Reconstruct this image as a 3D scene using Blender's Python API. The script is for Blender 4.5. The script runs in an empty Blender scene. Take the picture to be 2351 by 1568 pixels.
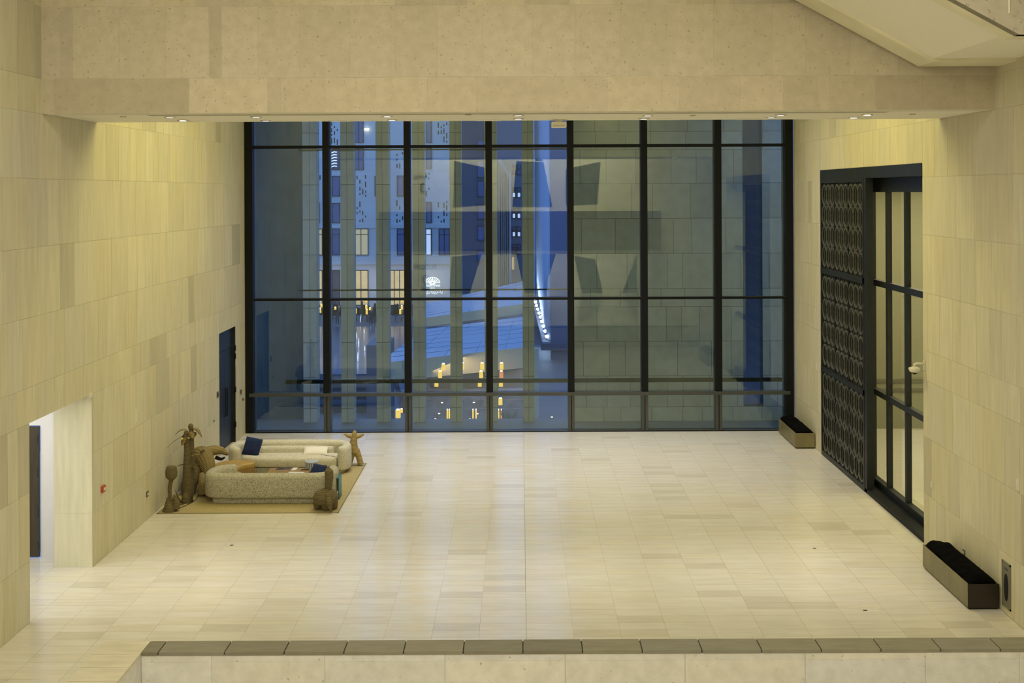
import bpy, bmesh, math, random
from mathutils import Vector, Matrix
R = random.Random(7)
C = bpy.context.scene.collection
PI = math.pi

# ------------------------------------------------------------------ camera, sky, lights
F, HC, TH = 2550.0, 7.5, 0.0045
cam_d = bpy.data.cameras.new('camera'); cam = bpy.data.objects.new('camera', cam_d); C.objects.link(cam)
cam_d.sensor_width = 36; cam_d.lens = F / 2351 * 36
cam_d.shift_x = -(1195 - 1175.5) / 2351; cam_d.shift_y = -344 / 2351
cam_d.clip_start = .1; cam_d.clip_end = 1000
cam.location = (0, 0, HC); cam.rotation_euler = (PI / 2, TH, 0)
sc = bpy.context.scene; sc.camera = cam
sc.view_settings.view_transform = 'Standard'; sc.view_settings.look = 'None'
sc.view_settings.gamma = 1; sc.view_settings.use_curve_mapping = False; sc.view_settings.exposure = .08
w = bpy.data.worlds.new('dusk_sky'); sc.world = w; w.use_nodes = True
w.node_tree.nodes['Background'].inputs[0].default_value = (.18, .37, 1, 1)
w.node_tree.nodes['Background'].inputs[1].default_value = 1.7

def area(name, loc, sx, sy, power, col, rot=(0, 0, 0), spread=PI):
    d = bpy.data.lights.new(name, 'AREA'); d.shape = 'RECTANGLE'; d.size = sx; d.size_y = sy
    d.energy = power; d.color = col; d.spread = spread
    o = bpy.data.objects.new(name, d); C.objects.link(o); o.location = loc; o.rotation_euler = rot
    return o
def spot(name, loc, power, col, angle=70, blend=.6, rot=(0, 0, 0), rad=.06):
    d = bpy.data.lights.new(name, 'SPOT'); d.energy = power; d.color = col; d.spot_size = math.radians(angle)
    d.spot_blend = blend; d.shadow_soft_size = rad
    o = bpy.data.objects.new(name, d); C.objects.link(o); o.location = loc; o.rotation_euler = rot
    return o
WARM = (1, .87, .34); SOFT = (1, .93, .72); WHITE = (1, .97, .93)
area('hall_light_warm_left', (-3.4, 26.5, 11.6), 2.5, 7, 250, WARM, rot=(0, math.radians(42), 0), spread=math.radians(140))
area('hall_light_warm_right', (3.4, 26.5, 11.6), 2.5, 7, 230, WARM, rot=(0, math.radians(-42), 0), spread=math.radians(140))
area('hall_light_window', (0.5, 31.5, 11.7), 14, 4, 340, (1, .96, .97), spread=math.radians(84))
area('hall_floor_fill', (0, 25, 11.6), 12, 2, 150, WARM)  # added unseen fill, turns the floor yellower
area('gallery_light', (-1, 12, 12.7), 14, 4, 670, SOFT)
area('gallery_light_back', (0, -4, 12.7), 14, 8, 1020, SOFT)
area('gallery_reflection_fill', (0, -9.6, 12.6), 16, .8, 900, SOFT, rot=(math.radians(-28), 0, 0), spread=math.radians(110))  # added unseen lamp, brightens the gallery wall for the glass reflections
area('lobby_reflection_fill', (0, -9.6, 3.6), 16, .6, 420, SOFT, rot=(math.radians(-45), 0, 0), spread=math.radians(120))  # added unseen lamp, lifts the lower gallery wall mirrored in the panes
area('lobby_front_light', (0, 6, 12.6), 14, 3, 330, WHITE)
area('lobby_light', (0, -5, 3.55), 12, 6, 420, WHITE)
area('corridor_light', (-10.9, 20.6, 3.6), 2.2, 3.6, 85, (1, .98, .97))
area('next_room_light', (12.5, 29.5, 7.8), 5, 8, 640, (1, .9, .62))

# ------------------------------------------------------------------ pixel helpers (a pixel of the photograph and a depth give a point)
def uv(x, y):
    a, b = x - 1195, y - 440
    return a - TH * b, b + TH * a
def at(x, y, D):
    u, v = uv(x, y)
    return Vector((u * D / F, D, HC - v * D / F))
def fl(x, y, z=0):
    u, v = uv(x, y); D = F * (HC - z) / v
    return Vector((u * D / F, D, z))

# ------------------------------------------------------------------ materials
MATS = {}
def mat(name, col=(.5, .5, .5), rough=.6, metal=0, emit=None, es=1, tint=False, noise=0, nscale=6, nstretch=(1, 1, 1),
        specks=0, sscale=60, speck_col=(.2, .17, .12), bump=0, bscale=40, bstretch=(1, 1, 1), spec=.5, coat=0, wave=None, alpha=None, detail=4):
    if name in MATS: return MATS[name]
    m = bpy.data.materials.new(name); m.use_nodes = True; MATS[name] = m
    N, L = m.node_tree.nodes, m.node_tree.links
    b = N['Principled BSDF']
    b.inputs['Roughness'].default_value = rough; b.inputs['Metallic'].default_value = metal
    b.inputs['Specular IOR Level'].default_value = spec
    if coat: b.inputs['Coat Weight'].default_value = coat
    b.inputs['Base Color'].default_value = (*col, 1)
    if emit: b.inputs['Emission Color'].default_value = (*emit, 1); b.inputs['Emission Strength'].default_value = es
    tc = N.new('ShaderNodeTexCoord')
    def mapped(st):
        mp = N.new('ShaderNodeMapping'); mp.inputs['Scale'].default_value = st
        L.new(tc.outputs['Object'], mp.inputs['Vector']); return mp.outputs[0]
    cur = None
    def rgb():
        n = N.new('ShaderNodeRGB'); n.outputs[0].default_value = (*col, 1); return n.outputs[0]
    if tint or noise or specks or wave: cur = rgb()
    def mix(kind, fac, a, bcol):
        n = N.new('ShaderNodeMix'); n.data_type = 'RGBA'; n.blend_type = kind
        if isinstance(fac, (int, float)): n.inputs[0].default_value = fac
        else: L.new(fac, n.inputs[0])
        L.new(a, n.inputs[6])
        if isinstance(bcol, tuple): n.inputs[7].default_value = (*bcol, 1)
        else: L.new(bcol, n.inputs[7])
        return n.outputs[2]
    if tint:
        at_ = N.new('ShaderNodeAttribute'); at_.attribute_name = 'tint'
        cur = mix('MULTIPLY', 1.0, cur, at_.outputs['Color'])
    if noise:
        nz = N.new('ShaderNodeTexNoise'); nz.inputs['Scale'].default_value = nscale; nz.inputs['Detail'].default_value = detail
        L.new(mapped(nstretch), nz.inputs['Vector'])
        r = N.new('ShaderNodeValToRGB'); r.color_ramp.elements[0].position = .3; r.color_ramp.elements[1].position = .72
        k = 1 - noise
        r.color_ramp.elements[0].color = (k, k, k * .97, 1); r.color_ramp.elements[1].color = (1.04, 1.04, 1.04, 1)
        L.new(nz.outputs['Fac'], r.inputs[0]); cur = mix('MULTIPLY', 1.0, cur, r.outputs[0])
    if specks:
        nz = N.new('ShaderNodeTexNoise'); nz.inputs['Scale'].default_value = sscale; nz.inputs['Detail'].default_value = 3
        nz.inputs['Roughness'].default_value = .6
        L.new(mapped((1, 1, 1)), nz.inputs['Vector'])
        r = N.new('ShaderNodeValToRGB'); r.color_ramp.elements[0].position = 1 - specks; r.color_ramp.elements[1].position = min(1, 1.06 - specks)
        r.color_ramp.elements[0].color = (0, 0, 0, 1); r.color_ramp.elements[1].color = (1, 1, 1, 1)
        L.new(nz.outputs['Fac'], r.inputs[0]); cur = mix('MIX', r.outputs[0], cur, speck_col)
    if wave:
        wv = N.new('ShaderNodeTexWave'); wv.bands_direction = wave[1]; wv.inputs['Scale'].default_value = wave[0]; wv.inputs['Distortion'].default_value = wave[2]
        L.new(mapped((1, 1, 1)), wv.inputs['Vector'])
        r = N.new('ShaderNodeValToRGB'); r.color_ramp.elements[0].color = (.6, .57, .5, 1); r.color_ramp.elements[1].color = (1.1, 1.1, 1.1, 1)
        L.new(wv.outputs['Fac'], r.inputs[0]); cur = mix('MULTIPLY', 1.0, cur, r.outputs[0])
        bp = N.new('ShaderNodeBump'); bp.inputs['Strength'].default_value = .6; bp.inputs['Distance'].default_value = .01
        L.new(wv.outputs['Fac'], bp.inputs['Height']); L.new(bp.outputs[0], b.inputs['Normal'])
    if cur is not None: L.new(cur, b.inputs['Base Color'])
    if bump:
        nz = N.new('ShaderNodeTexNoise'); nz.inputs['Scale'].default_value = bscale; nz.inputs['Detail'].default_value = 3
        L.new(mapped(bstretch), nz.inputs['Vector'])
        bp = N.new('ShaderNodeBump'); bp.inputs['Strength'].default_value = bump; bp.inputs['Distance'].default_value = .02
        L.new(nz.outputs['Fac'], bp.inputs['Height']); L.new(bp.outputs[0], b.inputs['Normal'])
    return m
def glass_mat(name, tint, refl, fres=1.45):
    m = bpy.data.materials.new(name); m.use_nodes = True; N, L = m.node_tree.nodes, m.node_tree.links
    N.remove(N['Principled BSDF']); out = N['Material Output']
    t = N.new('ShaderNodeBsdfTransparent'); t.inputs[0].default_value = (*tint, 1)
    g = N.new('ShaderNodeBsdfGlossy'); g.inputs['Roughness'].default_value = .0; g.inputs[0].default_value = (.86, 1, .92, 1)
    fr = N.new('ShaderNodeFresnel'); fr.inputs[0].default_value = fres
    ad = N.new('ShaderNodeMath'); ad.operation = 'ADD'; ad.inputs[1].default_value = refl; ad.use_clamp = True
    L.new(fr.outputs[0], ad.inputs[0])
    ge = N.new('ShaderNodeNewGeometry'); sb = N.new('ShaderNodeMath'); sb.operation = 'SUBTRACT'; sb.inputs[0].default_value = 1; L.new(ge.outputs['Backfacing'], sb.inputs[1])
    ml = N.new('ShaderNodeMath'); ml.operation = 'MULTIPLY'; L.new(ad.outputs[0], ml.inputs[0]); L.new(sb.outputs[0], ml.inputs[1])
    mx = N.new('ShaderNodeMixShader'); L.new(ml.outputs[0], mx.inputs[0]); L.new(t.outputs[0], mx.inputs[1]); L.new(g.outputs[0], mx.inputs[2])
    L.new(mx.outputs[0], out.inputs[0]); return m

wall_m = mat('limestone_wall', (.64, .60, .44), .75, tint=True, noise=.10, nscale=3.2, nstretch=(3.5, 3.5, .35), bump=.12, bscale=30)
beam_m = mat('fossil_limestone', (.60, .54, .425), .8, tint=True, noise=.10, nscale=5, specks=.385, sscale=15, speck_col=(.40, .345, .24), bump=.2, bscale=50)
grout_m = mat('pale_grout', (.72, .68, .56), .9)
floor_m = mat('polished_limestone', (.68, .65, .57), .18, tint=True, noise=.07, nscale=2.4, nstretch=(.6, 3.2, 1), spec=.45)
floor_g = mat('floor_grout', (.50, .44, .30), .8)
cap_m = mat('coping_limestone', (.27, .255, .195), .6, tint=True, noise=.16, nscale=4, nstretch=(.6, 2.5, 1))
cap_gap = mat('coping_gap', (.06, .065, .05), .9)
face_m = mat('parapet_limestone', (.70, .69, .66), .8, tint=True, noise=.12, nscale=6, specks=.34, sscale=14, speck_col=(.42, .36, .27))
plaster = mat('cream_plaster', (.84, .81, .69), .8)
plaster_w = mat('white_plaster', (.8, .8, .78), .8, noise=.06, nscale=1.5)
black = mat('black_slot', (.006, .006, .006), .8)
frame_m = mat('black_window_metal', (.007, .008, .009), .5, .0, spec=.15)
steel_m = mat('dark_steel', (.018, .022, .024), .45, .2, noise=.3, nscale=9)
rail_m = mat('grey_rail_metal', (.07, .075, .07), .4, .3)
ext_m = mat('outer_limestone', (.50, .49, .40), .85, tint=True, noise=.12, nscale=3)
ext_g = mat('outer_joint', (.05, .055, .045), .9)
glass_m = glass_mat('window_glass', (.86, .92, .92), .06)
glass2 = glass_mat('clear_glass', (.90, .90, .84), .0)

# ------------------------------------------------------------------ mesh helpers
def link(name, me, m, parent=None, smooth=False):
    o = bpy.data.objects.new(name, me); C.objects.link(o)
    if m is not None and not me.materials: me.materials.append(m)
    if parent: o.parent = parent
    if smooth:
        for p in me.polygons: p.use_smooth = True
    return o
class MB:
    def __init__(s): s.v = []; s.f = []; s.t = []
    def add(s, v, f, t=None):
        n = len(s.v); s.v += [tuple(a) for a in v]; s.f += [tuple(i + n for i in q) for q in f]
        s.t += [t or (1, 1, 1)] * len(v); return s
    def box(s, x0, x1, y0, y1, z0, z1, t=None):
        v = [(x, y, z) for x in (x0, x1) for y in (y0, y1) for z in (z0, z1)]
        return s.add(v, [(0, 1, 3, 2), (4, 6, 7, 5), (0, 4, 5, 1), (2, 3, 7, 6), (0, 2, 6, 4), (1, 5, 7, 3)], t)
    def prism(s, poly, fn, d0, d1, t=None):
        n = len(poly); v = [fn(a, b, d0) for a, b in poly] + [fn(a, b, d1) for a, b in poly]
        f = [tuple(range(n))[::-1], tuple(range(n, 2 * n))] + [(i, (i + 1) % n, n + (i + 1) % n, n + i) for i in range(n)]
        return s.add(v, f, t)
    def tube(s, pts, rad, seg=10, caps=True, t=None, squash=1):
        pts = [Vector(p) for p in pts]; n = len(pts)
        if not hasattr(rad, '__len__'): rad = [rad] * n
        v = []; up = Vector((0, 0, 1)); prev = None
        for i, p in enumerate(pts):
            d = (pts[min(i + 1, n - 1)] - pts[max(i - 1, 0)]).normalized()
            if prev is None:
                a = d.cross(up)
                if a.length < .1: a = d.cross(Vector((0, 1, 0)))
            else: a = prev - d * prev.dot(d)
            a.normalize(); b = d.cross(a); prev = a
            for k in range(seg):
                q = 2 * PI * k / seg; v.append(p + a * math.cos(q) * rad[i] + b * math.sin(q) * rad[i] * squash)
        f = [(i * seg + k, i * seg + (k + 1) % seg, (i + 1) * seg + (k + 1) % seg, (i + 1) * seg + k) for i in range(n - 1) for k in range(seg)]
        if caps: f += [tuple(range(seg))[::-1], tuple((n - 1) * seg + k for k in range(seg))]
        return s.add(v, f, t)
    def build(s, name, m, parent=None, smooth=False, bevel=0, sub=0, seg=2):
        me = bpy.data.meshes.new(name); me.from_pydata(s.v, [], s.f)
        bm = bmesh.new(); bm.from_mesh(me); bmesh.ops.recalc_face_normals(bm, faces=bm.faces); bm.to_mesh(me); bm.free()
        if any(t != (1, 1, 1) for t in s.t):
            ca = me.color_attributes.new('tint', 'FLOAT_COLOR', 'POINT')
            for i, t in enumerate(s.t): ca.data[i].color = (*t, 1)
        elif m and m.name in ('limestone_wall', 'fossil_limestone', 'polished_limestone', 'coping_limestone', 'parapet_limestone', 'outer_limestone'):
            ca = me.color_attributes.new('tint', 'FLOAT_COLOR', 'POINT')
            for i in range(len(s.v)): ca.data[i].color = (1, 1, 1, 1)
        o = link(name, me, m, parent, smooth)
        if bevel: b = o.modifiers.new('b', 'BEVEL'); b.width = bevel; b.segments = seg; b.limit_method = 'ANGLE'
        if sub: b = o.modifiers.new('s', 'SUBSURF'); b.levels = sub; b.render_levels = sub
        return o
def bx(name, m, x0, x1, y0, y1, z0, z1, parent=None, bevel=0):
    return MB().box(x0, x1, y0, y1, z0, z1).build(name, m, parent, bevel=bevel)
def tag(o, label=None, cat=None, group=None, kind=None):
    if label: o['label'] = label
    if cat: o['category'] = cat
    if group: o['group'] = group
    if kind: o['kind'] = kind
    return o
def empty(name, loc=(0, 0, 0), rz=0):
    o = bpy.data.objects.new(name, None); C.objects.link(o); o.location = loc; o.rotation_euler = (0, 0, rz); o.empty_display_size = .2
    return o
def thing(name, loc, label, cat, group=None, rz=0): return tag(empty(name, loc, rz), label, cat, group)
def struct(name, label, cat): return tag(empty(name), label, cat, kind='structure')
def children(o): return [c for c in bpy.data.objects if c.parent == o]
def copy_tree(o, parent=None):
    c = o.copy(); C.objects.link(c)
    if parent: c.parent = parent
    for ch in children(o): copy_tree(ch, c)
    return c
def catmull(pts, n=8):
    P = [Vector(p) for p in pts]; P = [P[0] * 2 - P[1]] + P + [P[-1] * 2 - P[-2]]; out = []
    for i in range(1, len(P) - 2):
        for k in range(n):
            t = k / n; a, b, c, d = P[i - 1:i + 3]
            out.append(.5 * ((2 * b) + (c - a) * t + (2 * a - 5 * b + 4 * c - d) * t * t + (3 * b - a - 3 * c + d) * t ** 3))
    out.append(P[-2]); return out
def lerp_list(vals, n):
    m = len(vals) - 1; return [vals[min(int(i / n * m), m - 1)] * (1 - (i / n * m - min(int(i / n * m), m - 1))) + vals[min(int(i / n * m), m - 1) + 1] * (i / n * m - min(int(i / n * m), m - 1)) for i in range(n + 1)]
def tone(lo=.86, hi=1.06, dark=.0):
    a = R.uniform(lo, hi)
    if R.random() < dark: a = R.uniform(.76, .86)
    w_ = R.uniform(-.02, .03); return (a * (1 + w_ * .5), a, a * (1 - w_ * 2))

# ------------------------------------------------------------------ stone facing: one object per stone
ZJ = [0, 1.08, 2.28, 3.48, 4.11, 5.33, 6.55, 7.77, 8.94, 9.57, 10.86, 12.1]
def cut(u0, u1, z0, z1, holes):
    rects = [(u0, u1, z0, z1)]
    for (a, b, c, d) in holes:
        nxt = []
        for (p, q, r_, s_) in rects:
            if q <= a or p >= b or s_ <= c or r_ >= d: nxt.append((p, q, r_, s_)); continue
            if p < a: nxt.append((p, a, r_, s_))
            if q > b: nxt.append((b, q, r_, s_))
            p2, q2 = max(p, a), min(q, b)
            if r_ < c: nxt.append((p2, q2, r_, c))
            if s_ > d: nxt.append((p2, q2, d, s_))
        rects = nxt
    return [r_ for r_ in rects if r_[1] - r_[0] > .03 and r_[3] - r_[2] > .03]
def facing(parent, rects, fn, m, name='stone', gap=.004, depth=.03, lim=300, tn=None, proud=.006):
    """rects (u0,u1,z0,z1[,tint]); fn(u,z,d) -> world, d = outwards from the wall face"""
    items = []
    for r_ in rects:
        u0, u1, z0, z1 = r_[:4]; c = fn((u0 + u1) / 2, (z0 + z1) / 2, 0)
        px, py = 1195 + c[0] / max(c[1], .1) * F, 440 - (c[2] - HC) / max(c[1], .1) * F
        e0, e1 = fn(u0, z0, 0), fn(u1, z1, 0)
        def pr(e): D = max(e[1], .5); return (e[0] / D * F, (e[2] - HC) / D * F)
        a, b = pr(e0), pr(e1); ar = abs(a[0] - b[0]) * abs(a[1] - b[1])
        vis = -80 < px < 2430 and -80 < py < 1640 and c[1] > 1
        items.append((ar if vis else ar * 1e-6, r_))
    items.sort(key=lambda i: -i[0]); rest = MB()
    for k, (ar, r_) in enumerate(items):
        u0, u1, z0, z1 = r_[:4]; t = r_[4] if len(r_) > 4 else (tn or tone)()
        g = gap; poly = [(u0 + g, z0 + g), (u1 - g, z0 + g), (u1 - g, z1 - g), (u0 + g, z1 - g)]
        p_ = R.uniform(0, proud * .3)
        mb = rest if k >= lim else MB()
        mb.prism(poly, fn, -depth, p_, t)
        if k < lim: mb.build(name, m, parent)
    if rest.v: tag(rest.build(name, m, parent), kind='stuff')
def course(u0, u1, z0, z1, lo, hi, holes=()):
    out = []; u = u0 - R.uniform(0, lo)
    while u < u1:
        w_ = R.uniform(lo, hi)
        if u + w_ > u0:
            out += cut(max(u, u0), min(u + w_, u1) if u1 - (u + w_) > lo * .3 else u1, z0, z1, holes)
        u += w_
        if u1 - u < lo * .3: break
    return out

XL, XR, DW, DB = -8.62, 8.54, 34.7, 20.0
NK0, NK1 = 19.45, 22.3
# left wall
wl = struct('wall_left', 'left wall of pale limestone slabs with a doorway recess and corridor opening', 'wall')
holesL = [(NK0, NK1, -1, 3.48), (31.7, 33.5, -1, 3.48)]
rc = []
for z0, z1 in zip(ZJ[:-1], ZJ[1:]): rc += course(13, DW, z0, z1, .38, 1.0, holesL)
facing(wl, rc, lambda u, z, d: (XL + d, u, z), wall_m, tn=lambda: tone(.93, 1.04, .05))
bk = MB()
for r_ in cut(-13, DW, 0, 12.6, holesL): bk.box(XL - .78, XL - .006, r_[0], r_[1], r_[2], r_[3])
bk.build('backing', grout_m, wl)
MB().box(XL - .02, XL, -13, 13, 0, 12.6).build('stone', wall_m, wl)
# the corridor jamb
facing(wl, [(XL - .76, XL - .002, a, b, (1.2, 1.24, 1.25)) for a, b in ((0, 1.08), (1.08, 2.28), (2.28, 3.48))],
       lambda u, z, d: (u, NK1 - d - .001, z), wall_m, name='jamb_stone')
# right wall
wr = struct('wall_right', 'right wall of pale limestone slabs around the tall dark doorway', 'wall')
O0, O1, OZ = 23.6, 31.6, 8.07
rc = []
for z0, z1 in zip(ZJ[:-1], ZJ[1:]): rc += course(13, DW, z0, z1, .38, 1.0, [(O0, O1, -1, OZ)])
facing(wr, rc, lambda u, z, d: (XR - d, u, z), wall_m, tn=lambda: tone(.93, 1.04, .05))
bk = MB()
for r_ in cut(-13, DW, 0, 12.6, [(O0, O1, -1, OZ)]): bk.box(XR + .006, XR + .5, r_[0], r_[1], r_[2], r_[3])
bk.build('backing', grout_m, wr)
MB().box(XR, XR + .02, -13, 13, 0, 12.6).build('stone', wall_m, wr)
# header wall above the soffit
wh = struct('wall_header', 'broad header wall of speckled fossil limestone above the opening', 'wall')
s = F / DB
def X_(px): return (px - 1192) / s
low = [92, 122, 225, 329, 432, 613, 642, 745, 860, 980, 1090, 1180, 1270, 1393, 1517, 1558, 1697, 1797, 1874, 1903, 2008, 2115, 2217, 2285]
up = [92, 137, 165, 272, 379, 479, 507, 590, 687, 802, 905, 1003, 1107, 1220, 1320, 1422, 1533, 1636, 1772, 1847, 1950, 2060, 2170, 2285]
dk = {1: .86, 2: .86, 3: .84, 5: .94, 0: .93, 19: .95, 20: .86, 21: .86, 22: .9, 4: 1.06, 8: 1.02}
rc = []
for i in range(len(low) - 1):
    a = dk.get(i, R.uniform(.93, 1.03)); rc.append((X_(low[i]), X_(low[i + 1]), 8.94, 9.57, (a, a * .985, a * .95)))
for i in range(len(up) - 1):
    a = {1: .9, 5: .88, 9: 1.0}.get(i, R.uniform(.96, 1.06)); rc.append((X_(up[i]), X_(up[i + 1]), 9.57, 10.86, (a, a, a)))
u = X_(92)
while u < X_(2285):
    w_ = R.uniform(.7, 1.4); rc.append((u, min(u + w_, X_(2285)), 10.86, 12.6)); u += w_
facing(wh, rc, lambda u, z, d: (u, DB - d, z), beam_m, gap=.004)
bx('backing', grout_m, XL, XR, DB + .006, DB + .4, 8.94, 12.6, wh)

# ceiling soffit (runs from the header towards the window)
DS = 22.62
ce = struct('ceiling', 'cream ceiling soffit with a black air slot and downlights', 'ceiling')
so = MB(); sl0, sl1 = at(322, 262, 20.25), at(2058, 257, 20.25)
ZS = 8.95
for (a, b, c, d) in ((XL, XR, DB + .01, 20.5), (XL, sl0.x, 20.5, 20.86), (sl1.x, XR, 20.5, 20.86), (XL, XR, 20.86, DS)):
    so.box(a, b, c, d, ZS, ZS + .12)
so.build('soffit_board', plaster, ce)
bx('air_slot', black, sl0.x, sl1.x, 20.5, 20.86, ZS + .08, ZS + .14, ce)
bx('soffit_edge', plaster, XL, XR, DS - .02, DS, ZS + .12, 12.6, ce)
bx('edge_lip', plaster, XL + .3, XR - .3, DS, DS + .05, ZS, ZS + .05, ce)
for xa, xb in ((392, 450), (760, 805), (945, 1010), (1095, 1150), (1480, 1560), (1690, 1760), (1900, 1990)):
    pa, pb = at(xa, 280, DS), at(xb, 280, DS)
    bx('access_flap', plaster, pa.x, pb.x, DS - .34, DS - .06, ZS - .012, ZS, ce)
    bx('flap_gap', black, pa.x + .02, pb.x, DS - .06, DS - .045, ZS - .006, ZS, ce)
hc = struct('ceiling_high', 'high plaster ceiling above the hall', 'ceiling')
bx('ceiling_board', plaster, XL - .8, XR + .5, DS, DW + .3, 12.1, 12.3, hc)
bx('ceiling_board', plaster, XL - .8, XR + .5, -13, DB, 12.8, 13.0, hc)
lens_m = mat('lamp_lens', (.9, .9, .9), .4, emit=(1, .92, .78), es=5)
lens_off = mat('lamp_lens_cool', (.8, .82, .9), .4, emit=(.85, .88, 1), es=1.0)
bez = mat('lamp_bezel', (.55, .52, .42), .5)
def disc(mb, x, y, z, r, h, seg=20): mb.prism([(r * math.cos(2 * PI * k / seg), r * math.sin(2 * PI * k / seg)) for k in range(seg)], lambda a, b, d: (x + a, y + b, z + d), 0, h)
DL = [(390, 268.5, 0), (420, 276, 1), (588, 268, 0), (610, 276.5, 0), (889, 266.5, 0), (900, 275, 0), (1190, 264, 0), (1190, 272, 0), (1487, 264.5, 0), (1478, 272, 0),
      (1792, 263.5, 0), (1770, 269, 0), (1991, 263, 1), (1960, 269.5, 1)]
where = ['beside the left end of the air slot', 'below the left end of the slot, brightly lit', 'upper of the pair above the left window edge', 'lower of the pair above the left window edge',
         'upper of the pair above the second mullion', 'lower of the pair above the second mullion', 'upper of the pair just left of the ceiling projector', 'lower of the pair just left of the ceiling projector',
         'upper of the pair above the sixth mullion', 'lower of the pair above the sixth mullion', 'upper of the faint pair above the right window edge', 'lower of the faint pair above the right window edge',
         'brightly lit, nearer the slot end at right', 'brightly lit, left of the rightmost lit one']
for (px, py, lit), wh_ in zip(DL, where):
    u, v = uv(px, py); D = F * (ZS - HC) / -v; x = u * D / F
    t = thing('downlight', (x, D, ZS), 'small recessed downlight in the soffit, ' + wh_, 'ceiling light', 'downlights in the soffit')
    mb = MB(); disc(mb, 0, 0, -.012, .11, .012); mb.build('bezel', bez, t)
    mb = MB(); disc(mb, 0, 0, -.016, .065, .004); mb.build('lens', lens_m if lit else lens_off, t)
    spot('downlight_lamp', (x, D, ZS - .05), 300, (1, .97, .96), 38, 1)
for px, py in ((283, 267), (1075, 262), (1590, 264), (2095, 261)):
    u, v = uv(px, py); D = F * (ZS - HC) / -v
    mb = MB(); disc(mb, 0, 0, -.02, .06, .02, 12); o = mb.build('sprinkler', bez); o.location = (u * D / F, D, ZS)
    tag(o, 'tiny sprinkler rosette in the soffit ' + {283: 'near its left end', 1075: 'above the fourth window bay', 1590: 'above the sixth window bay', 2095: 'right of the air slot'}[px], 'sprinkler', 'sprinklers in the soffit')
p = at(1283, 279, DS - .2)
t = thing('ceiling_projector', (p.x, DS - .2, ZS), 'cream box projector hanging from the soffit above the middle window', 'projector')
bx('mount', plaster, -.07, .07, -.07, .07, -.05, 0, t); bx('housing', plaster, -.15, .15, -.12, .12, -.16, -.05, t, bevel=.01)
bx('front_plate', bez, -.12, .12, -.125, -.12, -.14, -.12, t)

# stair flight crossing the top right corner
sf = struct('stair_flight', 'limestone clad stair flight crossing above at top right', 'stairs')
ZL, XK, SL = 9.70, 7.1, math.tan(math.radians(28.6))
def under(x, lift=0): return ZL + lift + (XK - x) * SL if x < XK else ZL + lift
def strip(name, m, y0, y1, lift, th=.5, x0=0.5):
    xs = [x0, XK, XR]; v = []
    for x in xs:
        for y in (y0, y1): v += [(x, y, under(x, lift)), (x, y, under(x, lift) + th)]
    f = []
    for i in range(2):
        a = i * 4; b = a + 4
        f += [(a, a + 2, b + 2, b), (a + 1, b + 1, b + 3, a + 3), (a, b, b + 1, a + 1), (a + 2, a + 3, b + 3, b + 2)]
    f += [(0, 1, 3, 2), (8, 10, 11, 9)]
    return MB().add(v, f).build(name, m, sf)
st_m = mat('stair_trim_stone', (.80, .76, .58), .7, noise=.12, nscale=1.2, nstretch=(1, 1, 1))
strip('soffit_panel', plaster, 16.3, 19.1, .06)
strip('edge_trim', st_m, 19.1, 19.8, 0)
strip('edge_trim', st_m, 15.8, 16.3, 0, .3)
v = [];
MB().add([(0.5, 15.78, under(.5)), (XK, 15.78, ZL), (XR, 15.78, ZL), (XR, 15.78, 12.7), (0.5, 15.78, 13), (0.5, 15.95, under(.5)), (XK, 15.95, ZL), (XR, 15.95, ZL), (XR, 15.95, 12.7), (0.5, 15.95, 13)],
         [(0, 1, 2, 3, 4), (9, 8, 7, 6, 5), (0, 5, 6, 1), (1, 6, 7, 2)]).build('balustrade_stone', mat('shaded_stair_stone', (.40, .365, .29), .8, noise=.12, nscale=5, specks=.385, sscale=15, speck_col=(.28, .24, .17)), sf)  # side shade put into a darker copy of the fossil stone
for px in (2317,):
    p = at(px, 40, 15.77); bx('joint', grout_m, p.x - .006, p.x + .006, 15.765, 15.79, 10.0, 12.5, sf)
t = MB().tube([(0, 0, 0), (.05, -.04, -.01), (.12, -.04, 0)], .008, 6).build('ceiling_sensor', bez); t.location = at(1990, 8, 18); t.location.z = under(t.location.x, .06) - .004
tag(t, 'thin curved fitting under the stair flight soffit', 'sensor')

# floor
fo = struct('floor', 'polished pale limestone tile floor', 'floor')
TX, TY, X0F = .80, .3055, .064 - 11 * .80
p1_f = 16.2; rc = []
nx = 22; yy = 19.0 - 9 * TY
while yy < DW - .02:
    for i in range(nx):
        a, b = max(X0F + i * TX, XL), min(X0F + (i + 1) * TX, XR)
        a0 = R.uniform(.97, 1.02); k = R.random()
        if k < .07: a0 *= .90
        y1 = min(yy + TY, DW - .02)
        if b - a > .05: rc.append((a, b, yy, y1, (a0, a0 * (1 - .02 * (k < .3)), a0 * (1 - .06 * (k < .3)))))
    yy += TY
yy = 19.0 - 9 * TY
while yy < 23.0:  # corridor tiles
    rc.append((XL - .78, XL, yy, yy + TY)); rc.append((XL - 1.58, XL - .78, yy, yy + TY)); rc.append((XL - 2.4, XL - 1.58, yy, yy + TY)); yy += TY
facing(fo, rc, lambda u, z, d: (u, z, d), floor_m, name='tile', gap=.0020, depth=.02, proud=.0, tn=lambda: tone(.97, 1.02))
bx('movement_joint', cap_gap, .0615, .0665, p1_f, DW - .1, -.004, .0006, fo)
bx('screed', floor_g, -14, XR + .6, -13, DW, -.2, -.006, fo)
bx('tile', floor_m, XL, XR, -13, 19.0 - 9 * TY, -.02, 0, fo)
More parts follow.
